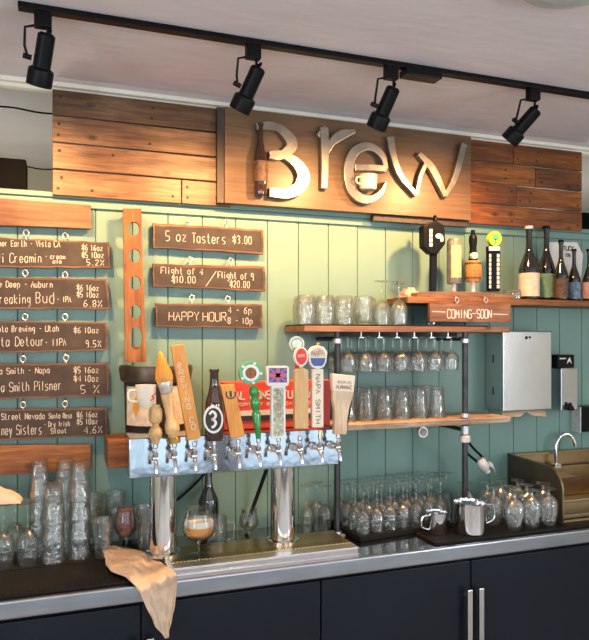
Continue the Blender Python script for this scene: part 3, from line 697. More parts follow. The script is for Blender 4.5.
tube(bm, sw, R * .06, 5); obj('red_swirl', bm, 'red', mg)
# 2 lady emblem handle
h = handle(1, 'turned wooden tap handle with a pale emblem and orange pointed top')
q = HB[1]; k = mpp(172, HY)
lean = Matrix.Rotation(math.radians(-11), 4, 'Y')
def leaned(bm, q, ang):
    R_ = Matrix.Translation(q) @ Matrix.Rotation(math.radians(ang), 4, 'Y') @ Matrix.Translation(-q)
    bmesh.ops.transform(bm, matrix=R_, verts=bm.verts); return bm
q = HB[1]
obj('grip', leaned(lathe_px([(0, 440), (3, 440), (5, 436), (5, 432), (7.2, 429), (7.4, 424), (6.2, 420), (4.6, 415), (4.8, 405), (6, 395), (6, 391), (0, 391)], q), q, -9), 'handlewood', h, smooth=True)
obj('collar', leaned(lathe_px([(0, 440), (6, 440), (6.6, 436), (4, 432)], q + Vector((0, 0, -.002))), q, -9), 'gold', h, smooth=True)
bm = lathe(NB(), [(0, 49 * k), (5.4 * k, 50 * k), (6.6 * k, 54 * k), (8 * k, 60 * k), (7 * k, 66 * k), (0, 67 * k)], q, 18)
obj('emblem', leaned(bm, q, -9), 'silverpaint', h, smooth=True)
bm = lathe(NB(), [(8.2 * k, 62 * k), (9 * k, 66 * k), (8 * k, 72 * k), (4.5 * k, 84 * k), (2.4 * k, 90 * k), (0, 93 * k)], q, 18)
obj('pointed_top', leaned(bm, q, -9), 'orangepaint', h, smooth=True)
# 3 tall slanted plank
def plankhandle(i, label, pts, m, t=.022, Y=None):
    h = handle(i, label); Y = HY - t / 2
    g = obj('paddle', prism_px(NB(), pts, Y, t), m, h, bevel=.003)
    return h, g, Y
h, g, Y = plankhandle(2, 'tall slanted orange wooden plank tap handle, tallest on the tower', [(171, 346), (184, 344), (201, 438), (188, 441)], 'orangepaint')
bm = NB()
for kk, ch in enumerate('BREWING CO'):
    if ch == ' ': obj('lettering', bm, 'cream', g); bm = NB(); continue
    t = (kk + .6) / 10.6; u = 178.5 + 16 * t; v = 362 + 72 * t
    text(bm, ch, u - 1.6, v + 2, u + 2.4, 5, Y - .0006, .55)
obj('lettering', bm, 'cream', g)
# 4 bottle
h = handle(3, 'brown bottle shaped tap handle with a white oval number 3')
q = HB[3]; k = mpp(214, HY)
bt = obj('bottle', lathe_px([(0, 438), (8, 438), (9.5, 435), (9.7, 405), (9, 398), (6, 389), (4.8, 382), (4.2, 370), (4.9, 369), (4.9, 366), (0, 366)], q, 24), 'brownglass', h, smooth=True)
Yb = HY - 10 * k
bm = prism_px(NB(), ell(213.5, 419.5, 9.8, 14), Yb - .001, .006); lbl = obj('oval_label', bm, 'whitep', bt)
obj('oval_field', prism_px(NB(), ell(213.5, 419.5, 8, 11.5), Yb - .0018, .0007), 'ink', lbl)
bm = text(NB(), '3', 209.5, 427, 217.5, 15, Yb - .0024, 2.6); obj('numeral', bm, 'whitep', lbl)
# 5 orange plank with laurel
h, g, Y = plankhandle(4, 'slanted orange plank tap handle with a small dark laurel mark', [(220.5, 385), (234.5, 384), (245, 436), (231, 439)], 'orangepaint')
bm = NB()
ribbon(bm, pxo([(230.8 + 4.6 * math.cos(a), 394 + 4.6 * math.sin(a)) for a in [math.radians(x) for x in range(-30, 211, 20)]], Y - .0006), .0050, Y - .0006, Y - .0006)
ribbon(bm, pxo([(230.5, 391), (231, 397)], Y - .0006), .008, Y - .0006, Y - .0006)
obj('laurel_mark', bm, 'ink', g)
# 6 green
h = handle(5, 'glossy green beaded tap handle with a round green and white disc')
q = HB[5]; k = mpp(257, HY)
obj('grip', leaned(lathe_px([(0, 438), (2.6, 438), (3.2, 432), (4.6, 413), (3.2, 409), (5.0, 405), (5.2, 400), (3.4, 395), (5.2, 392), (4.8, 387), (2.5, 384), (0, 384)], q), q, -6), 'green', h, smooth=True)
Y = HY - .012
dd = obj('disc', prism_px(NB(), ell(251, 373, 11.8, 11.8), Y, .018), 'greenlight', h, bevel=.002)
obj('white_face', prism_px(NB(), ell(251, 373, 8.3, 8.3), Y - .0016, .0015), 'whitep', dd)
bm = prism_px(NB(), ell(251, 373, 5.6, 5.6), Y - .0028, .001); obj('emblem', bm, 'orangewood', dd)
for kk in range(5):
    a = kk * 2 * PI / 5 - 1.2; obj('white_spot', prism_px(NB(), ell(251 + 10 * math.cos(a), 373 + 10 * math.sin(a), 1.6, 1.3, 8), Y - .0012, .001), 'whitep', dd)
# 7 flag
h = handle(6, 'white edged tap handle with a union flag plate and botanical front')
Y = HY - .012
g = obj('paddle', prism_px(NB(), rrect(271.5, 385, 285.5, 438, 2.2), Y, .02), 'whitep', h, bevel=.002)
obj('botanical_print', prism_px(NB(), rrect(273.3, 388, 283.7, 436, 1.5), Y - .0012, .001), 'sagegrey', g)
bm = vtext(NB(), 'GINGER', 278.5, 390, 418, 5, Y - .0018, .8); obj('lettering', bm, 'greyink', g)
g = obj('flag_plate', prism_px(NB(), rrect(267, 366, 289, 386, 2.5), Y - .002, .02), 'whitep', h, bevel=.002)
obj('flag_field', prism_px(NB(), rrect(269, 368, 287, 382.5, 1), Y - .0034, .001), 'blue', g)
bm = NB()
for a, b, wd_ in (((269, 368), (287, 382.5), 1.6), ((269, 382.5), (287, 368), 1.6), ((278, 368), (278, 382.5), 4), ((269, 375.3), (287, 375.3), 4)): ribbon(bm, pxo([a, b], Y - .004), wd_ * k, Y - .004, Y - .004)
obj('flag_cross', bm, 'pink', g)
# 8 yellow wood with red oval
h = handle(7, 'yellow wooden tap handle with a red oval badge on top')
Y = HY - .011
obj('paddle', prism_px(NB(), [(295, 370), (302, 367), (308.5, 370), (308.5, 429), (295, 429)], Y, .022), 'plywood', h, bevel=.003)
g = obj('oval_badge', prism_px(NB(), ell(301.5, 356.5, 6.8, 9.8), Y, .018), 'whitep', h, bevel=.002)
obj('red_field', prism_px(NB(), ell(301.5, 356.5, 5.4, 8.2), Y - .0012, .001), 'red', g)
ribbon(bm := NB(), pxo([(298, 356), (305, 355.5)], Y - .0018), .012, Y - .0018, Y - .0018); obj('badge_mark', bm, 'labelpink', g)
obj('neck', prism_px(NB(), [(300, 365), (303, 365), (303, 371), (300, 371)], Y + .004, .01), 'whitep', h)
Y2 = HY + .016
g = obj('rear_disc', prism_px(NB(), ell(297, 344, 7.6, 7.8), Y2, .012), 'silverpaint', h, bevel=.002)
obj('rear_stem', prism_px(NB(), [(296, 350), (299, 350), (299, 372), (296, 372)], Y2 + .001, .01), 'red', h)
ribbon(bm := NB(), pxo([(297 + 5.5 * math.cos(a), 344 + 5.5 * math.sin(a)) for a in [math.radians(x) for x in range(0, 361, 20)]], Y2 - .0006), .005, Y2 - .0006, Y2 - .0006); obj('disc_ring', bm, 'greenlight', g)
# 9 napa smith
h = handle(8, 'white tap handle reading NAPA SMITH down its shaft, with a crest')
Y = HY - .011
g = obj('paddle', prism_px(NB(), [(312.5, 369), (323.5, 369), (323.5, 427.5), (312.5, 427.5)], Y, .022), 'cream', h, bevel=.002)
obj('lettering', vtext(NB(), 'NAPA SMITH', 318, 374, 424, 4.6, Y - .0008, .9), 'greyink', g)
g = obj('crest', prism_px(NB(), [(308.5, 352), (312, 347), (318, 345.5), (324, 347), (327.5, 352), (326.5, 362), (324, 367), (318, 369.5), (312, 367), (309.5, 362)], Y - .002, .018), 'whitep', h, bevel=.002)
obj('crest_top', prism_px(NB(), [(310.5, 352.5), (313.5, 349), (318, 347.5), (322.5, 349), (325.5, 352.5), (325.5, 357), (310.5, 357)], Y - .0034, .001), 'label', g)
obj('crest_band', prism_px(NB(), [(310.5, 358), (325.5, 358), (324.5, 363), (322, 366), (314, 366), (311.5, 363)], Y - .0034, .001), 'blue', g)
bm = text(NB(), 'NAPA', 312, 355.5, 324, 4.5, Y - .004, .8); obj('crest_lettering', bm, 'greyink', g)
obj('finial', lathe(NB(), [(0, 0), (.005, 0), (.007, .006), (.004, .012), (0, .014)], at(318, 345.8, HY), 10), 'gold', h, smooth=True)
obj('ferrule', lathe(NB(), [(0, 0), (.007, 0), (.006, .022), (0, .022)], HB[8] - Vector((0, 0, .004)), 10), 'gold', h, smooth=True)
# 10 paint brush
h = handle(9, 'tap handle shaped like a paint brush turned bristles up, rightmost on the tower')
obj('brush_grip', prism_px(NB(), [(333.5, 390), (354, 391.5), (353, 400), (348.5, 410), (347, 420), (346.5, 434.5), (334.5, 434.5), (335.5, 420), (335, 410), (333, 400)], HY - .012, .024), 'brushwood', h, bevel=.005)
g = obj('ferrule_band', prism_px(NB(), [(332.5, 373.5), (355.5, 376), (354, 392), (333, 391)], HY - .014, .028), 'cream', h, bevel=.003)
bm = text(NB(), 'ALMANAC', 336, 388.5, 352, 3.6, HY - .0148, .8, v1=389.5); obj('lettering', bm, 'greyink', g); bm = NB()
text(bm, 'BEER CO', 338, 383, 351, 2.2, HY - .0148, .5, v1=384)
obj('lettering', bm, 'greyink', g)

# carton and mug on the beam, behind the handles
YC = -.345
cz = BZ1
c0, c1 = at(224, 430, YC).x, at(330, 430, YC).x
cb = thing('carton', 'red printed carton lying behind the tap handles on the tower', 'carton', ((c0 + c1) / 2, YC, cz))
ctop = at(240, 382, YC).z
obj('body', B((c0, YC, cz), (c1, YC + .065, ctop)), 'redorange', cb, bevel=.004)
obj('white_band', B((c0 + .005, YC - .0012, cz + .035), (c1 - .045, YC - .0002, cz + .075)), 'whitep', cb)
obj('dark_band', B((c0 + .005, YC - .0022, cz + .035), (c1 - .045, YC - .0013, cz + .055)), 'ink', cb)
obj('end_panel', B((c1 - .04, YC - .0012, cz + .002), (c1 - .001, YC - .0002, ctop - .003)), 'darkred', cb)
bm = text(NB(), 'ANNUAL CONSTITUTION', 213, 400, 313, 8, YC - .0014, 1.6, v1=397.5); obj('carton_lettering', bm, 'whitep', cb); bm = text(NB(), 'IMPORTANT BEER CATALOG', 228, 406, 311, 2.5, YC - .0014, .6, v1=404)
obj('carton_lettering', bm, 'whitep', cb)

# ------------------------------------------------------------------ drip tray
tx0, tx1 = at(169, 572, -.515).x, at(358, 547, -.515).x
dt = thing('drip_tray', 'stainless steel drip tray with perforated top under the beer tower', 'drip tray', ((tx0 + tx1) / 2, -.4, CT))
obj('pan', box(B((tx0, -.518, CT + .001), (tx1, -.27, TRAY - .004)), (tx0 - .0, -.526, CT + .001), (tx1 + .0, -.5185, CT + .018)), 'steel', dt, bevel=.002)
gy0, gy1 = -.455, -.275
obj('top_plate', B((tx0, -.518, TRAY - .004), (tx1, gy0, TRAY)), 'satin', dt, bevel=.0015)
obj('grate', B((tx0 + .004, gy0 + .001, TRAY - .004), (tx1 - .004, gy1, TRAY - .0002)), 'holes', dt)
bm = NB(); nx = int((tx1 - tx0) / .0135)
for i in range(nx):
    for j in range(3):
        x = tx0 + .012 + i * .0135 + (j % 2) * .006; y = gy0 + .012 + j * .014
        vs = [bm.verts.new((x + .0042 * math.cos(k * PI / 3), y + .0042 * math.sin(k * PI / 3), TRAY + .0002)) for k in range(6)]; bm.faces.new(vs)
obj('drain_holes', bm, 'ink', dt)
bm = NB()
for i in range(nx): lathe(bm, [(.0052, 0), (.0045, .0035), (0, .0042)], (tx0 + .012 + i * .0135, gy0 - .001, TRAY - .0002), 8)
obj('rim_beading', bm, 'gold', dt, smooth=True)

# ------------------------------------------------------------------ glasses
def tulip_prof(h, r, up=True, foot=None):
    """stemmed tulip glass standing on its foot; single wall with a thick lip"""
    f = foot or r * .85
    return [(0, .004), (f * .3, .006), (f, .002), (f, 0), (0, 0)], [(.0045, .005), (.004, h * .10), (.004, h * .26), (.007, h * .31), (r * .55, h * .36), (r * .9, h * .46), (r, h * .58), (r * .93, h * .74), (r * .78, h * .90), (r * .80, h), (r * .77, h), (r * .75, h * .90), (r * .89, h * .74), (r * .95, h * .58), (r * .85, h * .47), (r * .5, h * .375), (0, h * .345)]
def wine_prof(h, r):
    f = r * .92
    return [(0, .004), (f * .3, .006), (f, .002), (f, 0), (0, 0)], [(.004, .005), (.0035, h * .2), (.0035, h * .38), (.006, h * .42), (r * .6, h * .47), (r * .95, h * .58), (r, h * .70), (r * .95, h * .86), (r * .88, h), (r * .85, h), (r * .91, h * .86), (r * .95, h * .70), (r * .9, h * .6), (r * .5, h * .49), (0, h * .455)]
def pint_prof(h, r0, r1):
    return [(0, 0), (r0 * .93, 0), (r0, .004), (r0 + (r1 - r0) * .5, h * .5), (r1, h - .007), (r1 + .0016, h - .004), (r1 + .0004, h), (r1 - .003, h), (r1 - .004, h - .003), (r0 + (r1 - r0) * .48 - .003, h * .5), (r0 - .003, .014), (0, .012)]
def tumbler_prof(h, r):
    return [(0, 0), (r * .78, 0), (r * .86, .004), (r, h * .4), (r * .97, h * .75), (r * .9, h), (r * .86, h), (r * .93, h * .75), (r * .95, h * .4), (r * .8, .012), (0, .010)]
def glass_template(name, profs, cat, inverted, h, seg=18, m='glass'):
    bm = NB()
    for p in profs: lathe(bm, [(a, h - b) for a, b in p] if inverted else p, (0, 0, 0), seg)
    return obj(name, bm, m, None, cat=cat, smooth=True, org=(0, 0, 0))
def snifter_prof(h, r):
    f = r * .78
    return [(0, .004), (f * .3, .007), (f, .003), (f, 0), (0, 0)], [(.007, .006), (.006, h * .10), (.009, h * .17), (r * .5, h * .21), (r * .9, h * .34), (r, h * .50), (r * .95, h * .68), (r * .78, h * .88), (r * .70, h), (r * .67, h), (r * .75, h * .88), (r * .91, h * .68), (r * .95, h * .50), (r * .85, h * .36), (r * .45, h * .235), (0, h * .215)]
class Series:
    def __init__(s, tmpl, group): s.t = tmpl; s.used = False; s.g = group
    def put(s, loc, label, rot=None):
        if rot is None: rot = random.uniform(0, 6)
        if not s.used:
            s.used = True; o = s.t; o.location = loc; o.rotation_euler.z = rot; o['label'] = label; o['group'] = s.g; return o
        return dup(s.t, loc, label, s.g, rot)
ORD = ['first', 'second', 'third', 'fourth', 'fifth', 'sixth', 'seventh', 'eighth', 'ninth', 'tenth', 'eleventh']
ROW = ['front row', 'second row', 'third row', 'back row']
# black tray with upside-down stemmed glasses
tc = Vector((1.2, -.352, 0)); ang = math.radians(7); ux = Vector((math.cos(ang), math.sin(ang), 0)); uy = Vector((-math.sin(ang), math.cos(ang), 0))
R_ = Matrix.Translation(tc) @ Matrix.Rotation(ang, 4, 'Z')
bm = NB(); box(bm, (0, 0, CT + .001), (.50, .285, CT + .012), R_)
for lo, hi in (((0, 0), (.50, .008)), ((0, .277), (.50, .285)), ((0, .008), (.008, .277)), ((.492, .008), (.50, .277))): box(bm, (lo[0], lo[1], CT + .012), (hi[0], hi[1], CT + .022), R_)
obj('drying_tray', bm, 'rubber', label='black drying tray on the counter under rows of stemmed glasses', cat='tray', bevel=.002)
s4 = Series(glass_template('stemmed_glass', wine_prof(.198, .0318), 'glass', True, .198), 'upside down stemmed glasses on the black tray')
for j in range(4):
    for i in range(7):
        p = tc + ux * (.042 + .0695 * i) + uy * (.042 + .067 * j) + Vector((random.uniform(-.001, .001), random.uniform(-.001, .001), CT + .0125))
        s4.put(p, 'stemmed glass upside down on the black tray, %s, %s from the left' % (ROW[j], ORD[i]))
for (x, y), lab in zip(((1.055, -.10), (1.128, -.135), (1.120, -.055), (1.722, -.12), (1.735, -.045), (1.80, -.07)),
        ('left of the black tray, leftmost', 'left of the black tray, nearest the left post', 'left of the black tray, against the wall', 'right of the black tray, beside it', 'right of the black tray, against the wall', 'behind the right post')):
    s4.put(Vector((x, y, CT + .0008)), 'stemmed glass upside down on the counter, %s' % lab)
# hanging glasses
SZ1, SZ0 = 1.832, 1.806        # upper shelf
su = thing('shelf_unit', 'two tier pipe and plank shelf unit full of glasses', 'shelf', (1.46, -.14, CT))
hx = [1.205 + .088 * i for i in range(7)]
rk = thing('glass_rack', 'metal rails under the upper shelf holding hanging glasses', 'rack', (1.47, -.14, SZ0 - .03))
for i in range(8):
    x = hx[0] - .044 + .088 * i
    bm = NB(); yf = -.205 if i in (0, 7) else -.262; box(bm, (x - .012, yf, SZ0 - .026), (x + .012, -.03, SZ0 - .0225)); box(bm, (x - .002, yf + .005, SZ0 - .0225), (x + .002, -.03, SZ0 - .0005))
    obj('rail', bm, 'zinc', rk)
sh = Series(glass_template('stemmed_glass', wine_prof(.155, .036), 'glass', True, .155), 'glasses hanging from the rack')
for j, y in enumerate((-.215, -.138, -.061)):
    for i, x in enumerate(hx):
        sh.put(Vector((x, y, SZ0 - .0203 - .155)), 'stemmed glass hanging upside down under the shelf, %s, %s from the left' % (('front row', 'middle row', 'back row')[j], ORD[i]))
# pints on the lower shelf
LZ1, LZ0 = 1.405, 1.378
s3 = Series(glass_template('pint_glass', [pint_prof(.145, .030, .042)], 'glass', True, .145), 'pint glasses on the lower shelf')
for j, y in enumerate((-.16, -.07)):
    for i in range(6):
        s3.put(Vector((1.225 + .093 * i, y, LZ1 + .0005)), 'pint glass upside down on the pale lower shelf, %s, %s from the left' % (('front row', 'back row')[j], ORD[i]))
# shelving unit
usx0, usx1 = at(284, 327, -.004).x, at(509, 326, -.26).x
obj('upper_shelf', B((usx0, -.268, SZ0), (usx1, -.004, SZ1)), 'shelfwood', su, bevel=.003)
obj('shelf_liner', B((usx0 + .004, -.264, SZ1), (usx1 - .12, -.01, SZ1 + .006)), 'rubber', su, label='black rubber liner on top of the upper shelf')
bm = NB(); pts = [(1.125, -.004)]
n = 26; xe = at(511, 420, -.27).x
fr = []
for i in range(n + 1):
    x = 1.125 + (xe - 1.125) * i / n; fr.append((x, -.268 + .010 * noise.noise(Vector((x * 9, 0, 0))) + .006 * noise.noise(Vector((x * 30, 3, 0)))))
out = [(1.125, -.004)] + fr + [(xe + .01, -.15), (xe, -.004)]
a = [bm.verts.new((x, y + (.008 if k else 0), LZ0)) for k, (x, y) in enumerate(out)]; b = [bm.verts.new((x, y, LZ1)) for x, y in out]
for i in range(len(out)): bm.faces.new((a[i], a[(i + 1) % len(out)], b[(i + 1) % len(out)], b[i]))
bm.faces.new(a[::-1]); bm.faces.new(b)
obj('lower_shelf', bm, 'palewood', su, bevel=.003, label='pale live edge plank')
for px_, lab in ((1.142, 0), (1.791, 1)):
    po = obj('post', lathe(NB(), [(.0135, CT + .001), (.0135, SZ0)], (px_, -.24, 0), 14), 'pipe', su, smooth=True)
    obj('flange', lathe(NB(), [(.0137, .0), (.036, 0), (.036, .006), (.020, .009), (.018, .022), (.0137, .022)], (px_, -.24, CT + .001), 18), 'zinc', po, smooth=True)
    for z in (SZ0 - .050, LZ0 - .048, LZ1 + .003):
        obj('coupling', lathe(NB(), [(.0137, 0), (.020, .002), (.020, .04 if z < LZ1 else .02), (.0137, .042 if z < LZ1 else .022)], (px_, -.24, z), 14), 'zinc', po, smooth=True)
# brackets under the shelves
for z0, x in ((SZ0 - .05, 1.142), (LZ0 - .048, 1.791), (SZ0 - .05, 1.791)):
    bm = NB(); tube(bm, [(x, -.226, z0 + .02), (x, -.005, z0 + .02)], .010, 8); obj('arm', bm, 'pipe', su, smooth=True)
# top of upper shelf
TZ = SZ1 + .0065
st = Series(glass_template('tumbler', [tumbler_prof(.126, .0435)], 'glass', True, .126), 'stemless glasses on the upper shelf')
for j, (y, u0) in enumerate(((-.215, 306), (-.115, 312))):
    for i in range(3):
        x = at(306, 320, -.215).x + .090 * i + (.02 if j else 0)
        st.put(Vector((x, y, TZ)), 'stemless glass upside down on the upper shelf, %s, %s from the left end' % (('front row', 'back row')[j], ORD[i]))
# mugs
mt = thing('glass_mug', 'mug', 'mug', (0, 0, 0), 'glass mugs on the upper shelf')
obj('body', lathe(NB(), [(0, 0), (.040, 0), (.042, .004), (.042, .125), (.040, .127), (.037, .125), (.037, .016), (0, .013)], (0, 0, 0), 20), 'glass', mt, smooth=True)
bm = NB(); tube(bm, smoothpts([(-.041, 0, .105), (-.068, 0, .10), (-.070, 0, .045), (-.041, 0, .03)], 5), .006, 8); obj('mug_handle', bm, 'glassthick', mt, smooth=True)
mx = at(363, 320, -.2).x
mt.location = (mx, -.205, TZ); mt.rotation_euler.z = .75; mt['label'] = 'glass mug on the upper shelf, just right of the stemless glasses'
dup(mt, (mx + .075, -.085, TZ), 'glass mug on the upper shelf behind the tall stemmed glasses', rotz=1.6)
sw_ = Series(glass_template('stemmed_glass', wine_prof(.198, .040), 'glass', True, .198), 'stemmed glasses on the upper shelf')
for (u, y), lab in zip(((382, -.215), (399, -.21), (399, -.115)), ('left of two at the front', 'right of two at the front', 'behind the other two')):
    sw_.put(Vector((at(u, 320, y).x, y, TZ)), 'tall stemmed glass upside down on the upper shelf, %s' % lab)
sgl = glass_template('shot_glass', [tumbler_prof(.055, .025)], 'glass', True, .055); sgl.location = Vector((at(431, 318, -.1).x, -.1, SZ1 + .0065)); sgl['label'] = 'small glass tucked behind the coming soon board'
# snifters on the right mat
bm = NB(); pts = [(1.475, -.495), (3.0, -.495), (3.0, -.432), (2.195, -.432), (2.195, -.272), (1.72, -.272), (1.72, -.335), (1.475, -.335)]
a = [bm.verts.new((x, y, CT + .001)) for x, y in pts]; b = [bm.verts.new((x, y, CT + .010)) for x, y in pts]
for i in range(8): bm.faces.new((a[i], a[(i + 1) % 8], b[(i + 1) % 8], b[i]))
bm.faces.new(a[::-1]); bm.faces.new(b)
for i in range(43): box(bm, (1.49 + i * .016, -.49, CT + .0101), (1.496 + i * .016, -.342, CT + .0125))
obj('bar_mat', bm, 'rubber', label='black ribbed bar mat under the steel jugs and snifters', cat='bar mat')
s5 = Series(glass_template('snifter_glass', snifter_prof(.165, .0435), 'glass', True, .165), 'upside down snifters on the ribbed mat')
MZ = CT + .0126
for (x, y), lab in zip(((1.915, -.437), (2.008, -.437), (2.101, -.437), (1.868, -.347), (1.961, -.347), (2.054, -.347), (2.147, -.347)),
        ('front row left', 'front row middle', 'front row right, beside the sink guard', 'back row first from left', 'back row second from left', 'back row third from left', 'back row against the sink guard')):
    s5.put(Vector((x, y, MZ)), 'round snifter upside down on the ribbed mat, %s' % lab)
for kk, (x, y) in enumerate(((1.85, -.155), (1.94, -.20), (2.03, -.19), (2.12, -.20))):
    s5.put(Vector((x, y, CT + .0008)), 'round snifter upside down on the steel counter behind the mat, %s from left' % ORD[kk])
# steel jugs
def jug(label, x, y, r, h, side):
    t = thing('steel_jug', label, 'jug', (x, y, MZ), 'polished steel jugs on the mat')
    obj('body', lathe(NB(), [(0, 0), (r * .95, 0), (r, .004), (r, h * .9), (r * 1.05, h), (r * 1.0, h), (r * .95, h * .9), (r * .94, .01), (0, .008)], (x, y, MZ), 32), 'chrome', t, smooth=True)
    bm = NB(); tube(bm, smoothpts([(x + side * r, y, MZ + h * .85), (x + side * r * 1.7, y, MZ + h * .8), (x + side * r * 1.75, y, MZ + h * .35), (x + side * r, y, MZ + h * .2)], 5), .005, 8)
    obj('jug_handle', bm, 'chrome', t, smooth=True)
jug('larger polished steel jug in front of the right shelf post', 1.700, -.412, .070, .130, 1)
jug('smaller polished steel jug behind and left of the larger one', 1.555, -.378, .043, .092, -1)

# ------------------------------------------------------------------ pint stacks and glasses at the left
bmm = B((-.62, -.50, CT + .001), (.335, -.25, CT + .010))
for i in range(58): box(bmm, (-.61 + i * .0162, -.492, CT + .0101), (-.604 + i * .0162, -.257, CT + .0125))
obj('bar_mat', bmm, 'rubber', label='long black bar mat at the front of the counter under the tan towel', cat='bar mat')
obj('drying_mat', B((-.62, -.245, CT + .001), (.345, -.02, CT + .010)), 'rubber', label='flat black drying mat at the back under the pint stacks', cat='drying mat')
sp = Series(glass_template('pint_glass', [pint_prof(.148, .031, .0445)], 'glass', True, .148, 20), 'stacked pint glasses')
for (x, y, n), lab in zip(((-.066, -.085, 4), (-.014, -.190, 3), (.030, -.092, 4), (.082, -.172, 4)), ('left back stack', 'front stack', 'tall back stack', 'right stack')):
    for kk in range(n):
        sp.put(Vector((x, y, CT + .0105 + kk * .0735)), 'pint glass upside down in the %s of pints, %s' % (lab, ['at the bottom', 'second up', 'third up', 'fourth up'][kk] if kk < n - 1 else 'at the top'))
s7 = Series(glass_template('stemmed_glass', wine_prof(.230, .040), 'glass', True, .230), 'upside down stemmed glasses left of the pint stacks')
for (x, y), lab in zip(((-.19, -.185), (-.105, -.19), (-.155, -.085), (-.27, -.12)), ('nearest the picture edge', 'beside the front stack of pints', 'in the back', 'mostly out of view')):
    s7.put(Vector((x, y, CT + .0105)), 'stemmed glass upside down at the counter left end, %s' % lab)
# pink folded cloth on top of the stemmed glasses
bm = NB(); nu, nv = 18, 14; gr = []
cz0 = CT + .0105 + .232
for i in range(nu + 1):
    row = []
    for j in range(nv + 1):
        s, t = i / nu, j / nv
        x = -.30 + .175 * s; y = -.21 + .11 * t
        z = cz0 + .085 * (math.sin(PI * t) ** .6) * (1 - .55 * s) * (math.sin(PI * min(1, (s + .25) / 1.25)) ** .5) + .010 * noise.noise(Vector((s * 4, t * 7, 1))) * math.sin(PI * t)
        row.append(bm.verts.new((x + .01 * noise.noise(Vector((s * 5, t * 3, 7))), y, max(z, cz0))))
    gr.append(row)
for i in range(nu):
    for j in range(nv): bm.faces.new((gr[i][j], gr[i + 1][j], gr[i + 1][j + 1], gr[i][j + 1]))
obj('folded_cloth', bm, 'pinkcloth', label='pale pink folded cloth lying on upturned glasses at the left edge', cat='cloth', smooth=True, solid=.004, subd=1)
# glasses between the pint stacks and the tower
su_ = Series(glass_template('pint_glass', [pint_prof(.145, .031, .043)], 'glass', False, .145, 20), 'upright glasses left of the tower')
ly = CT + .0105
for (x, y), lab in zip(((.166, -.20), (.225, -.068), (.318, -.068), (.135, -.075)), ('beside the right stack of pints', 'behind the glass of red brown grain', 'beside the left tower column', 'at the back by the wall')):
    su_.put(Vector((x, y, ly)), 'pint glass standing upright left of the tower, %s' % lab)
su_.put(Vector((.225, -.068, ly + .071)), 'pint glass nested inside another upright pint behind the grain glass')
su_.put(Vector((.135, -.075, ly + .071)), 'pint glass nested inside another upright pint at the back by the wall')
su2 = Series(glass_template('tall_glass', [pint_prof(.175, .028, .036)], 'glass', False, .175, 20), 'upright glasses left of the tower')
t8 = thing('tulip_glass', 'stemmed glass filled with red brown grain left of the tower', 'glass', (.256, -.19, ly))
bm = NB()
for p in tulip_prof(.185, .046, foot=.036): lathe(bm, p, (.256, -.19, ly), 22)
obj('glass_body', bm, 'glassclear', t8, smooth=True)
obj('grain', lathe(NB(), [(0, .068), (.018, .071), (.038, .086), (.0425, .108), (.040, .136), (.035, .158), (.031, .168), (0, .17)], (.256, -.19, ly), 20), 'redbrew', t8, smooth=True)
su2.put(Vector((.335, -.160, ly)), 'tall straight glass standing between the tower column and the grain glass')
# beer
bx = atz(199, 553, TRAY); bq = Vector((bx.x, -.405, TRAY + .0002)); bq.x = at(199, 553, -.405).x
bg = thing('beer_glass', 'tulip glass of hazy amber beer with foam on the drip tray', 'beer glass', bq)
bm = NB(); hb, rb = .178, .063
P1, P2 = tulip_prof(hb, rb, foot=.040)
for p in (P1, P2): lathe(bm, p, bq, 28)
obj('glass_body', bm, 'glassclear', bg, smooth=True)
obj('beer', lathe(NB(), [(0, hb * .352), (rb * .48, hb * .38), (rb * .83, hb * .475), (rb * .93, hb * .58), (rb * .925, hb * .64), (0, hb * .64)], bq, 28), 'beer', bg, smooth=True)
obj('foam', lathe(NB(), [(0, hb * .641), (rb * .92, hb * .641), (rb * .87, hb * .735), (rb * .80, hb * .765), (rb * .4, hb * .775), (0, hb * .77)], bq, 28), 'foam', bg, smooth=True)
# behind the tower
q = at(208, 520, -.12)
bo = thing('bottle', 'dark bottle standing on the counter behind the tower', 'bottle', (q.x, -.13, CT))
obj('body', lathe(NB(), bottle_prof(.335, .043, .015), (q.x, -.13, CT + .001), 24), 'greenglass', bo, smooth=True)
q = at(217, 530, -.22)
jm = dup(mt, (q.x, -.215, CT + .001), 'clear glass mug with a handle on the counter behind the beer', 'glass mugs behind the tower', rotz=2.8)
q = at(249, 533, -.18)
t5 = glass_template('tulip_glass', tulip_prof(.135, .042, foot=.034), 'glass', False, .135, 22, 'glassclear')
t5.location = (at(249, 533, -.17).x, -.17, CT + .001); t5['label'] = 'small empty tulip glass standing behind the tower between its columns'
bm = NB(); pa = at(262, 478, -.1); pb = at(243, 512, -.06)
tube(bm, smoothpts([(at(268, 470, -.10).x, -.10, 1.22), (at(258, 500, -.06).x, -.05, 1.08), (at(250, 520, -.04).x, -.03, .98), (at(246, 530, -.03).x, -.03, .935)], 6), .009, 8)
obj('hose', bm, 'rubber', label='black beer hose running down the wall behind the tower', cat='hose')
bm = NB(); tube(bm, smoothpts([(at(213, 478, -.05).x, -.05, 1.24), (at(200, 488, -.04).x, -.04, 1.17), (at(187, 500, -.04).x, -.04, 1.12), (at(172, 505, -.04).x, -.04, 1.07)], 6), .006, 8)
obj('hose', bm, 'rubber', label='thin black hose sloping behind the dark bottle and left tower column', cat='hose')

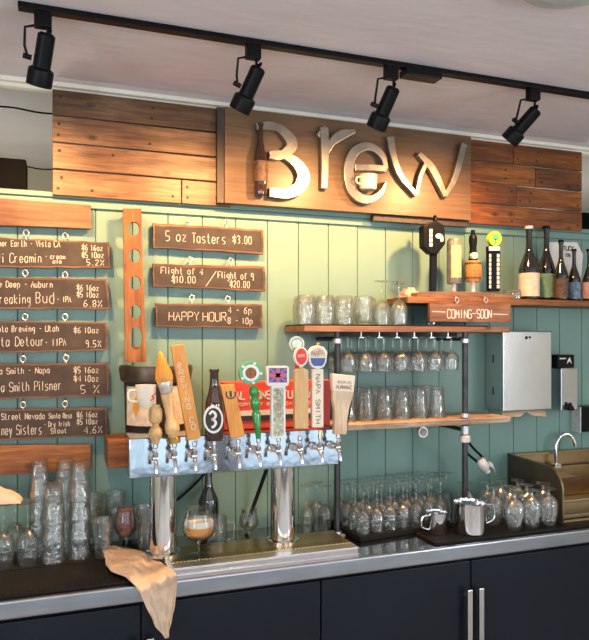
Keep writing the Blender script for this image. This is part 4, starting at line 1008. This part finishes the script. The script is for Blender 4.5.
# ------------------------------------------------------------------ tan towel over the counter edge
rows = [((102, 555), (106, 568), 1), ((116, 549), (112, 574), 1), ((136, 552), (124, 579), 1), ((156, 560), (132, 585), 1), ((173, 570), (138, 590), 2), ((176.5, 582), (143, 600), 2), ((175, 600), (149, 613), 2), ((171, 620), (157, 627), 2), ((167.5, 637), (165.5, 638), 2)]
left, right = [], []
for a, b, kind in rows:
    for p, lst in ((a, left), (b, right)):
        if kind == 1:
            q = atz(*p, CT + .016)
            if q.y < FY - .012: q = at(*p, FY - .016)
        else: q = at(*p, FY - .022)
        lst.append(q)
L2, R2 = smoothpts(left, 8), smoothpts(right, 8)
bm = NB(); gr = []; nv = 30
for i, (a, b) in enumerate(zip(L2, R2)):
    s = i / (len(L2) - 1); row = []
    for j in range(nv + 1):
        t = j / nv; p = a.lerp(b, t)
        onc = max(0, min(1, (.50 - s) / .18)); onc = onc * onc * (3 - 2 * onc)
        ed = math.sin(PI * t) ** .5
        rg = lambda x: 1 - 2 * abs(x)
        cr = rg(noise.noise(Vector((s * 9, t * 5 + s * 3, 2.2)))) * .6 + rg(noise.noise(Vector((s * 19, t * 10, 5.1)))) * .4
        fold = abs(math.sin(t * 7.5 + 1.5 * math.sin(s * 5) + .4)) * (1.1 - s) + .5 * noise.noise(Vector((s * 6, t * 9, 8)))
        lump = .55 + .45 * math.sin(s * 21 + t * 2)
        p = p + Vector((0, 0, onc * (ed * (.008 + .024 * cr * lump) + .008)))
        p = p + Vector((.006 * noise.noise(Vector((s * 11, t * 5, 3))), -(1 - onc) * (.004 + .022 * fold) - onc * .010 * noise.noise(Vector((s * 13, t * 6, 1))), 0))
        p.z = max(p.z, CT + .019) if p.y > FY - .006 else p.z
        row.append(bm.verts.new(p))
    gr.append(row)
for i in range(len(gr) - 1):
    for j in range(nv): bm.faces.new((gr[i][j], gr[i + 1][j], gr[i + 1][j + 1], gr[i][j + 1]))
obj('bar_towel', bm, 'cloth', label='crumpled tan bar towel hanging over the front edge of the counter', cat='towel', smooth=True, solid=.004, subd=1)

# ------------------------------------------------------------------ right wall shelf with taps and bottles
RZ1, RZ0 = 1.970, 1.940
rx0 = at(407, 297, -.2).x
obj('wall_shelf', B((rx0, -.205, RZ0), (3.3, -.004, RZ1)), 'orangewoodx', label='long orange wooden wall shelf holding bottles on the right', cat='shelf', bevel=.003)
bq0, bq1 = at(414, 294, -.17).x, at(511, 296, -.17).x
tb = thing('tap_stand', 'dark wooden bar on the wall shelf carrying four tap handles', 'stand', ((bq0 + bq1) / 2, -.16, RZ1))
bm = NB(); nn = 16
for i in range(nn):
    xa, xb = bq0 + (bq1 - bq0) * i / nn, bq0 + (bq1 - bq0) * (i + 1) / nn
pp = [(bq0, RZ1 + .001)] + [(bq0 + (bq1 - bq0) * i / nn, RZ1 + .020 + .010 * math.sin(PI * i / nn)) for i in range(nn + 1)] + [(bq1, RZ1 + .001)]
obj('bar', prism(bm, pp, -.198, -.13), 'shelfwood', tb, bevel=.003)
TSZ = RZ1 + .027; YT = -.165
cs = thing('hanging_board', 'brown board reading COMING SOON hanging from the wall shelf edge', 'sign', (1.83, -.215, 1.86))
obj('slab', prism_px(NB(), [(430, 303.5), (511, 303.5), (511, 322.5), (430, 321.5)], -.228, .02), 'shelfwood', cs, bevel=.002)
bm = text(NB(), 'COMING', 447.5, 318, 471.5, 8.5, -.2292, .85); text(bm, 'SOON', 477, 318, 491.5, 8.5, -.2292, .85)
for a, b in (((432, 311.5), (445.5, 312)), ((472, 313.5), (476, 313.5)), ((493, 314), (508, 314.5))): ribbon(bm, pxo([a, b], -.2292), .0035, -.2292, -.2292)
obj('lettering', bm, 'whitep', cs)
for u in (457, 486): obj('hook', hooks(NB(), u, 300, -.222), 'zinc', cs, smooth=True)
GT = 'tap handles standing on the wall shelf'
def shelf_tap(u, label):
    return thing('tap_pull', label, 'tap handle', (at(u, 290, YT).x, YT, TSZ), GT)
h = shelf_tap(434, 'black tap handle with a flared hexagonal head and skull mark on the shelf')
z0 = TSZ; kx = mpp(434, YT)
cxp = at(434, 280, YT).x
obj('shaft', prism_px(NB(), [(431.5, 254), (437.5, 254), (436.5, 291), (431, 291)], YT - .010, .020), 'black', h, bevel=.003)
g = obj('flared_head', prism_px(NB(), [(423.5, 226), (430, 222), (433, 221), (440, 222), (444.5, 226), (445.5, 244), (437.5, 254.5), (431, 253.5), (424, 247)], YT - .022, .044), 'black', h, bevel=.004)
obj('finial', lathe(NB(), [(0, 0), (.010, 0), (.011, .014), (.007, .022), (.010, .028), (0, .034)], at(435, 222, YT), 12), 'black', h, smooth=True)
bm = NB()
for i in range(4): prism_px(bm, [(429.5, 229 + i * 4.6), (432.5, 229 + i * 4.6), (432.5, 232.6 + i * 4.6), (429.5, 232.6 + i * 4.6)], YT - .0232, .001)
prism_px(bm, ell(439, 236, 3.4, 2.5, 12), YT - .0232, .001); prism_px(bm, [(440, 238), (443, 236), (443.5, 241), (441, 242)], YT - .0232, .001)
obj('skull_mark', bm, 'whitep', g)
h = shelf_tap(454, 'grey can shaped tap handle with a yellow label on the shelf')
q = Vector((at(454, 284, YT).x, YT, at(454, 284, YT).z)); k = mpp(454, YT)
obj('can', lathe(NB(), [(0, 0), (6.6 * k, 0), (7.2 * k, 2 * k), (7.2 * k, 42 * k), (5.8 * k, 45 * k), (0, 45 * k)], q, 22), 'can', h, smooth=True)
obj('can_label', arc_sheet(NB(), q, 7.3 * k, math.radians(215), math.radians(330), 6 * k, 38 * k), 'yellow', h)
obj('rod', lathe(NB(), [(0, TSZ - q.z), (2 * k, TSZ - q.z), (2 * k, 0), (0, 0)], q, 12), 'whitep', h, smooth=True)
h = shelf_tap(473, 'barrel shaped tap handle with a black bottle neck above it on the shelf')
q = Vector((at(473, 283, YT).x, YT, at(473, 282, YT).z)); k = mpp(473, YT)
br = obj('barrel', lathe(NB(), [(0, 0), (6.8 * k, 0), (8.2 * k, 5 * k), (8.8 * k, 10.5 * k), (8.2 * k, 16 * k), (6.8 * k, 21 * k), (0, 21 * k)], q, 22), 'barrel', h, smooth=True)
bm = NB()
for z_, r_ in ((3, 7.7), (17.5, 7.9)): lathe(bm, [(r_ * k, z_ * k), ((r_ + .3) * k, z_ * k), ((r_ + .45) * k, (z_ + 1.6) * k), (r_ * k, (z_ + 1.6) * k)], q, 22)
obj('hoops', bm, 'orangewood', br, smooth=True)
obj('bottle_neck', lathe(NB(), [(0, 21 * k), (4.6 * k, 21 * k), (4 * k, 26 * k), (3.4 * k, 34 * k), (4.2 * k, 41 * k), (3.8 * k, 46 * k), (2 * k, 48 * k), (2 * k, 52 * k), (0, 52 * k)], q, 16), 'black', h, smooth=True)
obj('medallion', prism_px(NB(), ell(475, 255.5, 3, 3.4, 14), YT - 5.6 * k, .02), 'cream', h)
obj('rod', lathe(NB(), [(0, TSZ - q.z), (2 * k, TSZ - q.z), (2.4 * k, 0), (0, 0)], q, 12), 'whitep', h, smooth=True)
h = shelf_tap(495, 'narrow black tap handle with white stripes and a lime green disc')
g = obj('paddle', prism_px(NB(), [(488.5, 246), (500.5, 246), (500, 291), (489, 291)], YT - .011, .022), 'black', h, bevel=.002)
bm = NB()
for a, b in ((489.3, 491.2), (497, 499.5)):
    for i in range(8): prism_px(bm, [(a, 254 + i * 4.4), (b, 254 + i * 4.4), (b, 257.4 + i * 4.4), (a, 257.4 + i * 4.4)], YT - .0122, .001)
prism_px(bm, [(489, 246.5), (500, 246.5), (500, 250.5), (489, 250.5)], YT - .0122, .001)
obj('white_stripes', bm, 'whitep', g)
obj('lime_disc', prism_px(NB(), ell(495.5, 238.5, 6.3, 7.6), YT - .013, .024), 'lime', h, bevel=.002)
bm = NB(); prism_px(bm, ell(495.5, 237, 3.6, 3.2, 14), YT - .0142, .001); prism_px(bm, [(494.8, 239), (496.2, 239), (496.6, 245), (494.4, 245)], YT - .0142, .001)
obj('tree_mark', bm, 'greenlight', h)
# rag at the shelf's left end
bm = NB(); cen = Vector((at(411, 290, -.12).x, -.10, RZ1)); gr = []
for i in range(9):
    th = PI / 2 * i / 8; row = []
    for j in range(20):
        ph = 2 * PI * j / 20; d = Vector((math.sin(th) * math.cos(ph), math.sin(th) * math.sin(ph), math.cos(th)))
        r_ = 1 + .35 * noise.noise(d * 3.1)
        row.append(bm.verts.new(cen + Vector((d.x * .045 * r_, d.y * .05 * r_, max(d.z, 0) * .045 * r_ + .001))))
    gr.append(row)
for a, b in zip(gr, gr[1:]):
    for j in range(20): bm.faces.new((a[j], a[(j + 1) % 20], b[(j + 1) % 20], b[j]))
bm.faces.new(gr[-1])
bmesh.ops.remove_doubles(bm, verts=bm.verts, dist=1e-5)
obj('rag', bm, 'pinkcloth', label='small crumpled pink rag at the left end of the wall shelf', cat='rag', smooth=True)
# clear glasses by the taps
ss = Series(glass_template('shot_glass', [tumbler_prof(.05, .026)], 'glass', True, .05), 'small clear glasses on the wall shelf')
for (u, y), lab in zip(((508, -.11), (516, -.16), (519, -.06)), ('by the striped tap handle', 'beside the white capped bottle', 'at the back by the wall')):
    ss.put(Vector((at(u, 297, y).x, y, RZ1 + .0005)), 'small clear glass upside down on the wall shelf, %s' % lab)
# bottles
def beer_bottle(u, vt, rpx, label, lm, y, cap='black', lab0=.05, lab1=.36, sh=.42):
    x = at(u, 298, y).x; k = mpp(u, y); h = at(u, vt, y).z - RZ1; r = rpx * k
    t = thing('bottle', label, 'bottle', (x, y, RZ1), 'bottles on the wall shelf')
    bo = obj('body', lathe(NB(), bottle_prof(h * .975, r, r * .30, sh, .66), (x, y, RZ1 + .0005), 24), 'greenglass', t, smooth=True)
    obj('cap', lathe(NB(), [(r * .30, h * .955), (r * .40, h * .957), (r * .40, h * .995), (r * .3, h), (0, h)], (x, y, RZ1 + .0006), 16), cap, t, smooth=True)
    obj('bottle_label', lathe(NB(), [(r * 1.012, h * lab0), (r * 1.012, h * lab1)], (x, y, RZ1 + .0005), 24), lm, t, smooth=True)
beer_bottle(529, 226, 10.2, 'tall dark bottle with a white cap and cream label', 'label', -.125, 'whitep')
beer_bottle(546.5, 226, 8.6, 'tall dark bottle with a pale green label', 'labelgreen', -.068)
beer_bottle(561, 240, 6.9, 'dark bottle with a brown picture label, shorter than the green labelled one', 'labelbrown', -.15)
beer_bottle(574, 249, 6.2, 'small dark bottle with a blue grey label', 'labelblue', -.12)
beer_bottle(589, 249, 6.4, 'small dark bottle with a pink label at the picture edge', 'labelpink', -.155)
ws = thing('shelf_sign', 'small white sign leaning on the wall behind the bottles', 'sign', (at(566, 298, -.02).x, -.02, RZ1))
g = obj('panel', prism_px(NB(), [(548, 242), (577, 242), (583, 254), (580, 297), (550, 297)], -.03, .012), 'whitep', ws, bevel=.002)
bm = text(NB(), 'TUCK', 563, 250, 574, 4, -.0306, 1.1); text(bm, 'IN', 565, 257, 570, 4, -.0306, 1.1)
obj('sign_lettering', bm, 'ink', g)

# ------------------------------------------------------------------ paper towel and soap dispensers
pz0, pz1 = at(503, 412, -.15).z, at(503, 331, -.15).z
px0, px1 = at(503, 370, -.15).x, at(552, 370, -.15).x
pd = thing('paper_towel_dispenser', 'large stainless paper towel dispenser on the green wall', 'dispenser', ((px0 + px1) / 2, -.07, pz0))
obj('cover', B((px0, -.15, pz0), (px1, -.004, pz1)), 'steel', pd, bevel=.006)
bm = NB(); cx = (px0 + px1) / 2
lathe(bm, [(0, 0), (.008, 0), (.008, .002), (0, .003)], (cx - .009, -.150, pz1 - .033), 14, ax=(0, -1, 0)); lathe(bm, [(0, 0), (.006, 0), (.006, .002), (0, .003)], (cx + .012, -.150, pz1 - .031), 14, ax=(0, -1, 0))
obj('lock', bm, 'black', pd)
bm = NB(); box(bm, (px0 - .001, -.075, pz0 + .24), (px0 + .001, -.068, pz0 + .28)); box(bm, (px0 - .001, -.075, pz0 + .08), (px0 + .001, -.068, pz0 + .12)); obj('level_slots', bm, 'black', pd)
bm = NB(); gr = []
for i in range(25):
    s = i / 24; x = px0 + .012 + (px1 - px0 - .03) * s; dz = .026 + .012 * math.sin(s * 9) + .006 * math.sin(s * 21)
    gr.append([bm.verts.new((x, -.12 + t * -.018 + .006 * math.sin(s * 14), pz0 + .002 - dz * t)) for t in (0, .5, 1)])
for a, b in zip(gr, gr[1:]):
    for k in range(2): bm.faces.new((a[k], b[k], b[k + 1], a[k + 1]))
obj('paper_towel', bm, 'paper', pd, smooth=True, solid=.003, label='tan paper towel hanging from the slot')
z0, z1 = at(561, 411, -.12).z, at(561, 368, -.12).z; x0, x1 = at(561, 390, -.12).x, at(578, 390, -.12).x
sd = thing('soap_dispenser', 'small stainless soap dispenser on the wall right of the towel dispenser', 'dispenser', ((x0 + x1) / 2, -.06, z0))
obj('housing', B((x0, -.12, z0), (x1, -.004, z1)), 'steel', sd, bevel=.005)
bm = NB(); lathe(bm, [(0, 0), (.018, 0), (.018, .012), (.010, .018), (.008, .030), (0, .032)], (x0 + .045, -.135, z0 + .012), 14); box(bm, (x0 + .030, -.15, z0 + .004), (x0 + .060, -.118, z0 + .014))
obj('push_valve', bm, 'black', sd, smooth=True)
bb = thing('black_box', 'black box with white print standing on the soap dispenser', 'box', ((x0 + x1) / 2, -.06, z1))
g = obj('body', B((x0 - .012, -.11, z1 + .001), (x1 - .015, -.012, z1 + .068)), 'black', bb, bevel=.002)
bm = NB(); prism(bm, [(x1 - .065, z1 + .02), (x1 - .055, z1 + .045), (x1 - .045, z1 + .055), (x1 - .032, z1 + .02), (x1 - .048, z1 + .035)], -.1112, -.1104)
ribbon(bm, [(x0, z1 + .048), (x0 + .04, z1 + .049)], .006, -.1106, -.1106)
obj('white_print', bm, 'ash', g)
z0, z1 = at(579, 432, -.06).z, at(579, 407, -.06).z; x0 = at(579, 420, -.06).x
g = thing('wall_caddy', 'black wall box with a pale side below the soap dispenser', 'box', (x0 + .08, -.03, z0))
obj('body', B((x0 + .008, -.07, z0), (x0 + .16, -.004, z1)), 'black', g, bevel=.003); obj('pale_side', B((x0, -.068, z0 - .004), (x0 + .007, -.004, z1)), 'ash', g)

# ------------------------------------------------------------------ hand sink
sk = thing('hand_sink', 'steel hand sink with curved splash guard at the right of the counter', 'sink', (2.5, -.2, CT))
gx = 2.212; zt = 1.178
prof = [(-.004, CT + .001), (-.004, zt)] + [(-.30 - .10 * math.sin(a), zt - .012 - .10 * (1 - math.cos(a))) for a in [PI / 2 * k / 8 for k in range(9)]] + [(-.40, CT + .001)]
bm = NB(); a = [bm.verts.new((gx, y, z)) for y, z in prof]; b = [bm.verts.new((gx + .008, y, z)) for y, z in prof]
for i in range(len(prof)): bm.faces.new((a[i], a[(i + 1) % len(prof)], b[(i + 1) % len(prof)], b[i]))
bm.faces.new(a[::-1]); bm.faces.new(b)
obj('splash_guard', bm, 'splash', sk)
obj('guard_bead', tube(NB(), smoothpts([(gx + .004, y, z) for y, z in prof[1:]], 2), .005, 6), 'sinksteel', sk, smooth=True)
obj('backsplash', box(box(NB(), (gx + .009, -.016, CT + .001), (2.86, -.004, zt)), (gx + .009, -.04, zt - .012), (2.86, -.0165, zt)), 'sinksteel', sk, bevel=.003)
bz = 1.10; bx0_, bx1_, by0_, by1_ = gx + .012, 2.84, -.36, -.04
bm = NB()
box(bm, (bx0_, by0_, CT + .001), (bx1_, by1_, CT + .02))
box(bm, (bx0_, by0_, CT + .02), (bx1_, by0_ + .012, 1.01)); box(bm, (bx0_, by1_ - .01, CT + .02), (bx1_, by1_, bz)); box(bm, (bx1_ - .012, by0_, CT + .02), (bx1_, by1_, bz))
box(bm, (bx0_, by0_ - .03, 1.005), (bx1_, by0_ + .012, 1.02))
obj('basin', bm, 'sinksteel', sk, bevel=.004)
obj('soap_ledge', B((gx + .012, by1_ - .11, 1.06), (2.52, by1_ - .011, 1.07)), 'sinksteel', sk, bevel=.002)
fxq = at(556, 470, -.06).x
bm = NB(); c = Vector((fxq, -.06, zt - .07))
bm2 = smoothpts([c, c + Vector((0, 0, .10)), c + Vector((.02, -.004, .145)), c + Vector((.055, -.010, .165)), c + Vector((.088, -.016, .150)), c + Vector((.105, -.02, .115)), c + Vector((.107, -.02, .095))], 6)
tube(bm, bm2, .010, 12); box(bm, (c.x - .02, -.075, c.z - .012), (c.x + .02, -.0405, c.z + .01))
obj('gooseneck_spout', bm, 'chrome', sk, smooth=True)
# ------------------------------------------------------------------ pressure sprayer hanging on the right post
q = at(482, 465, -.20)
px_ = 1.791
sr = thing('hose_sprayer', 'white plastic sprayer hanging on a black strap beside the right shelf post', 'sprayer', (q.x, -.2, q.z - .04))
bm = NB(); tube(bm, smoothpts([(px_ + .018, -.235, LZ0 - .055), (px_ + .04, -.225, LZ0 - .10), q + Vector((.005, 0, .035))], 5), .006, 8)
tube(bm, smoothpts([(px_ + .016, -.222, LZ0 - .07), (px_ + .02, -.215, LZ0 - .13), q + Vector((-.018, 0, .010))], 5), .006, 8)
obj('strap', bm, 'black', sr, smooth=True)
ax = Vector((.55, -.1, -.8)).normalized()
obj('body', lathe(NB(), [(0, 0), (.018, 0), (.026, .012), (.026, .052), (.019, .062), (.014, .066), (.014, .08), (0, .08)], q + Vector((-.018, 0, .030)), 16, ax=ax), 'ash', sr, smooth=True)
obj('trigger', prism(NB(), [(q.x + .030, q.z + .02), (q.x + .055, q.z + .005), (q.x + .075, q.z - .045), (q.x + .060, q.z - .02), (q.x + .035, q.z - .005)], -.21, -.195), 'ash', sr, bevel=.002)
obj('clip', lathe(NB(), [(.0205, 0), (.026, .004), (.026, .03), (.0205, .034)], (px_, -.24, LZ0 - .085), 14), 'ash', sr, smooth=True)
q = at(424, 434, -.26)
gg = thing('pressure_gauge', 'small round dial under the pale lower shelf', 'gauge', (q.x, -.25, q.z))
obj('case', lathe(NB(), [(0, 0), (.022, 0), (.024, .004), (.024, .022), (0, .022)], (q.x, -.232, LZ0 - .0245), 20, ax=(0, -1, 0)), 'zinc', gg, smooth=True)
obj('dial', lathe(NB(), [(0, .0005), (.020, .0005), (.020, 0)], (q.x, -.2545, LZ0 - .0245), 20, ax=(0, -1, 0)), 'can', gg)
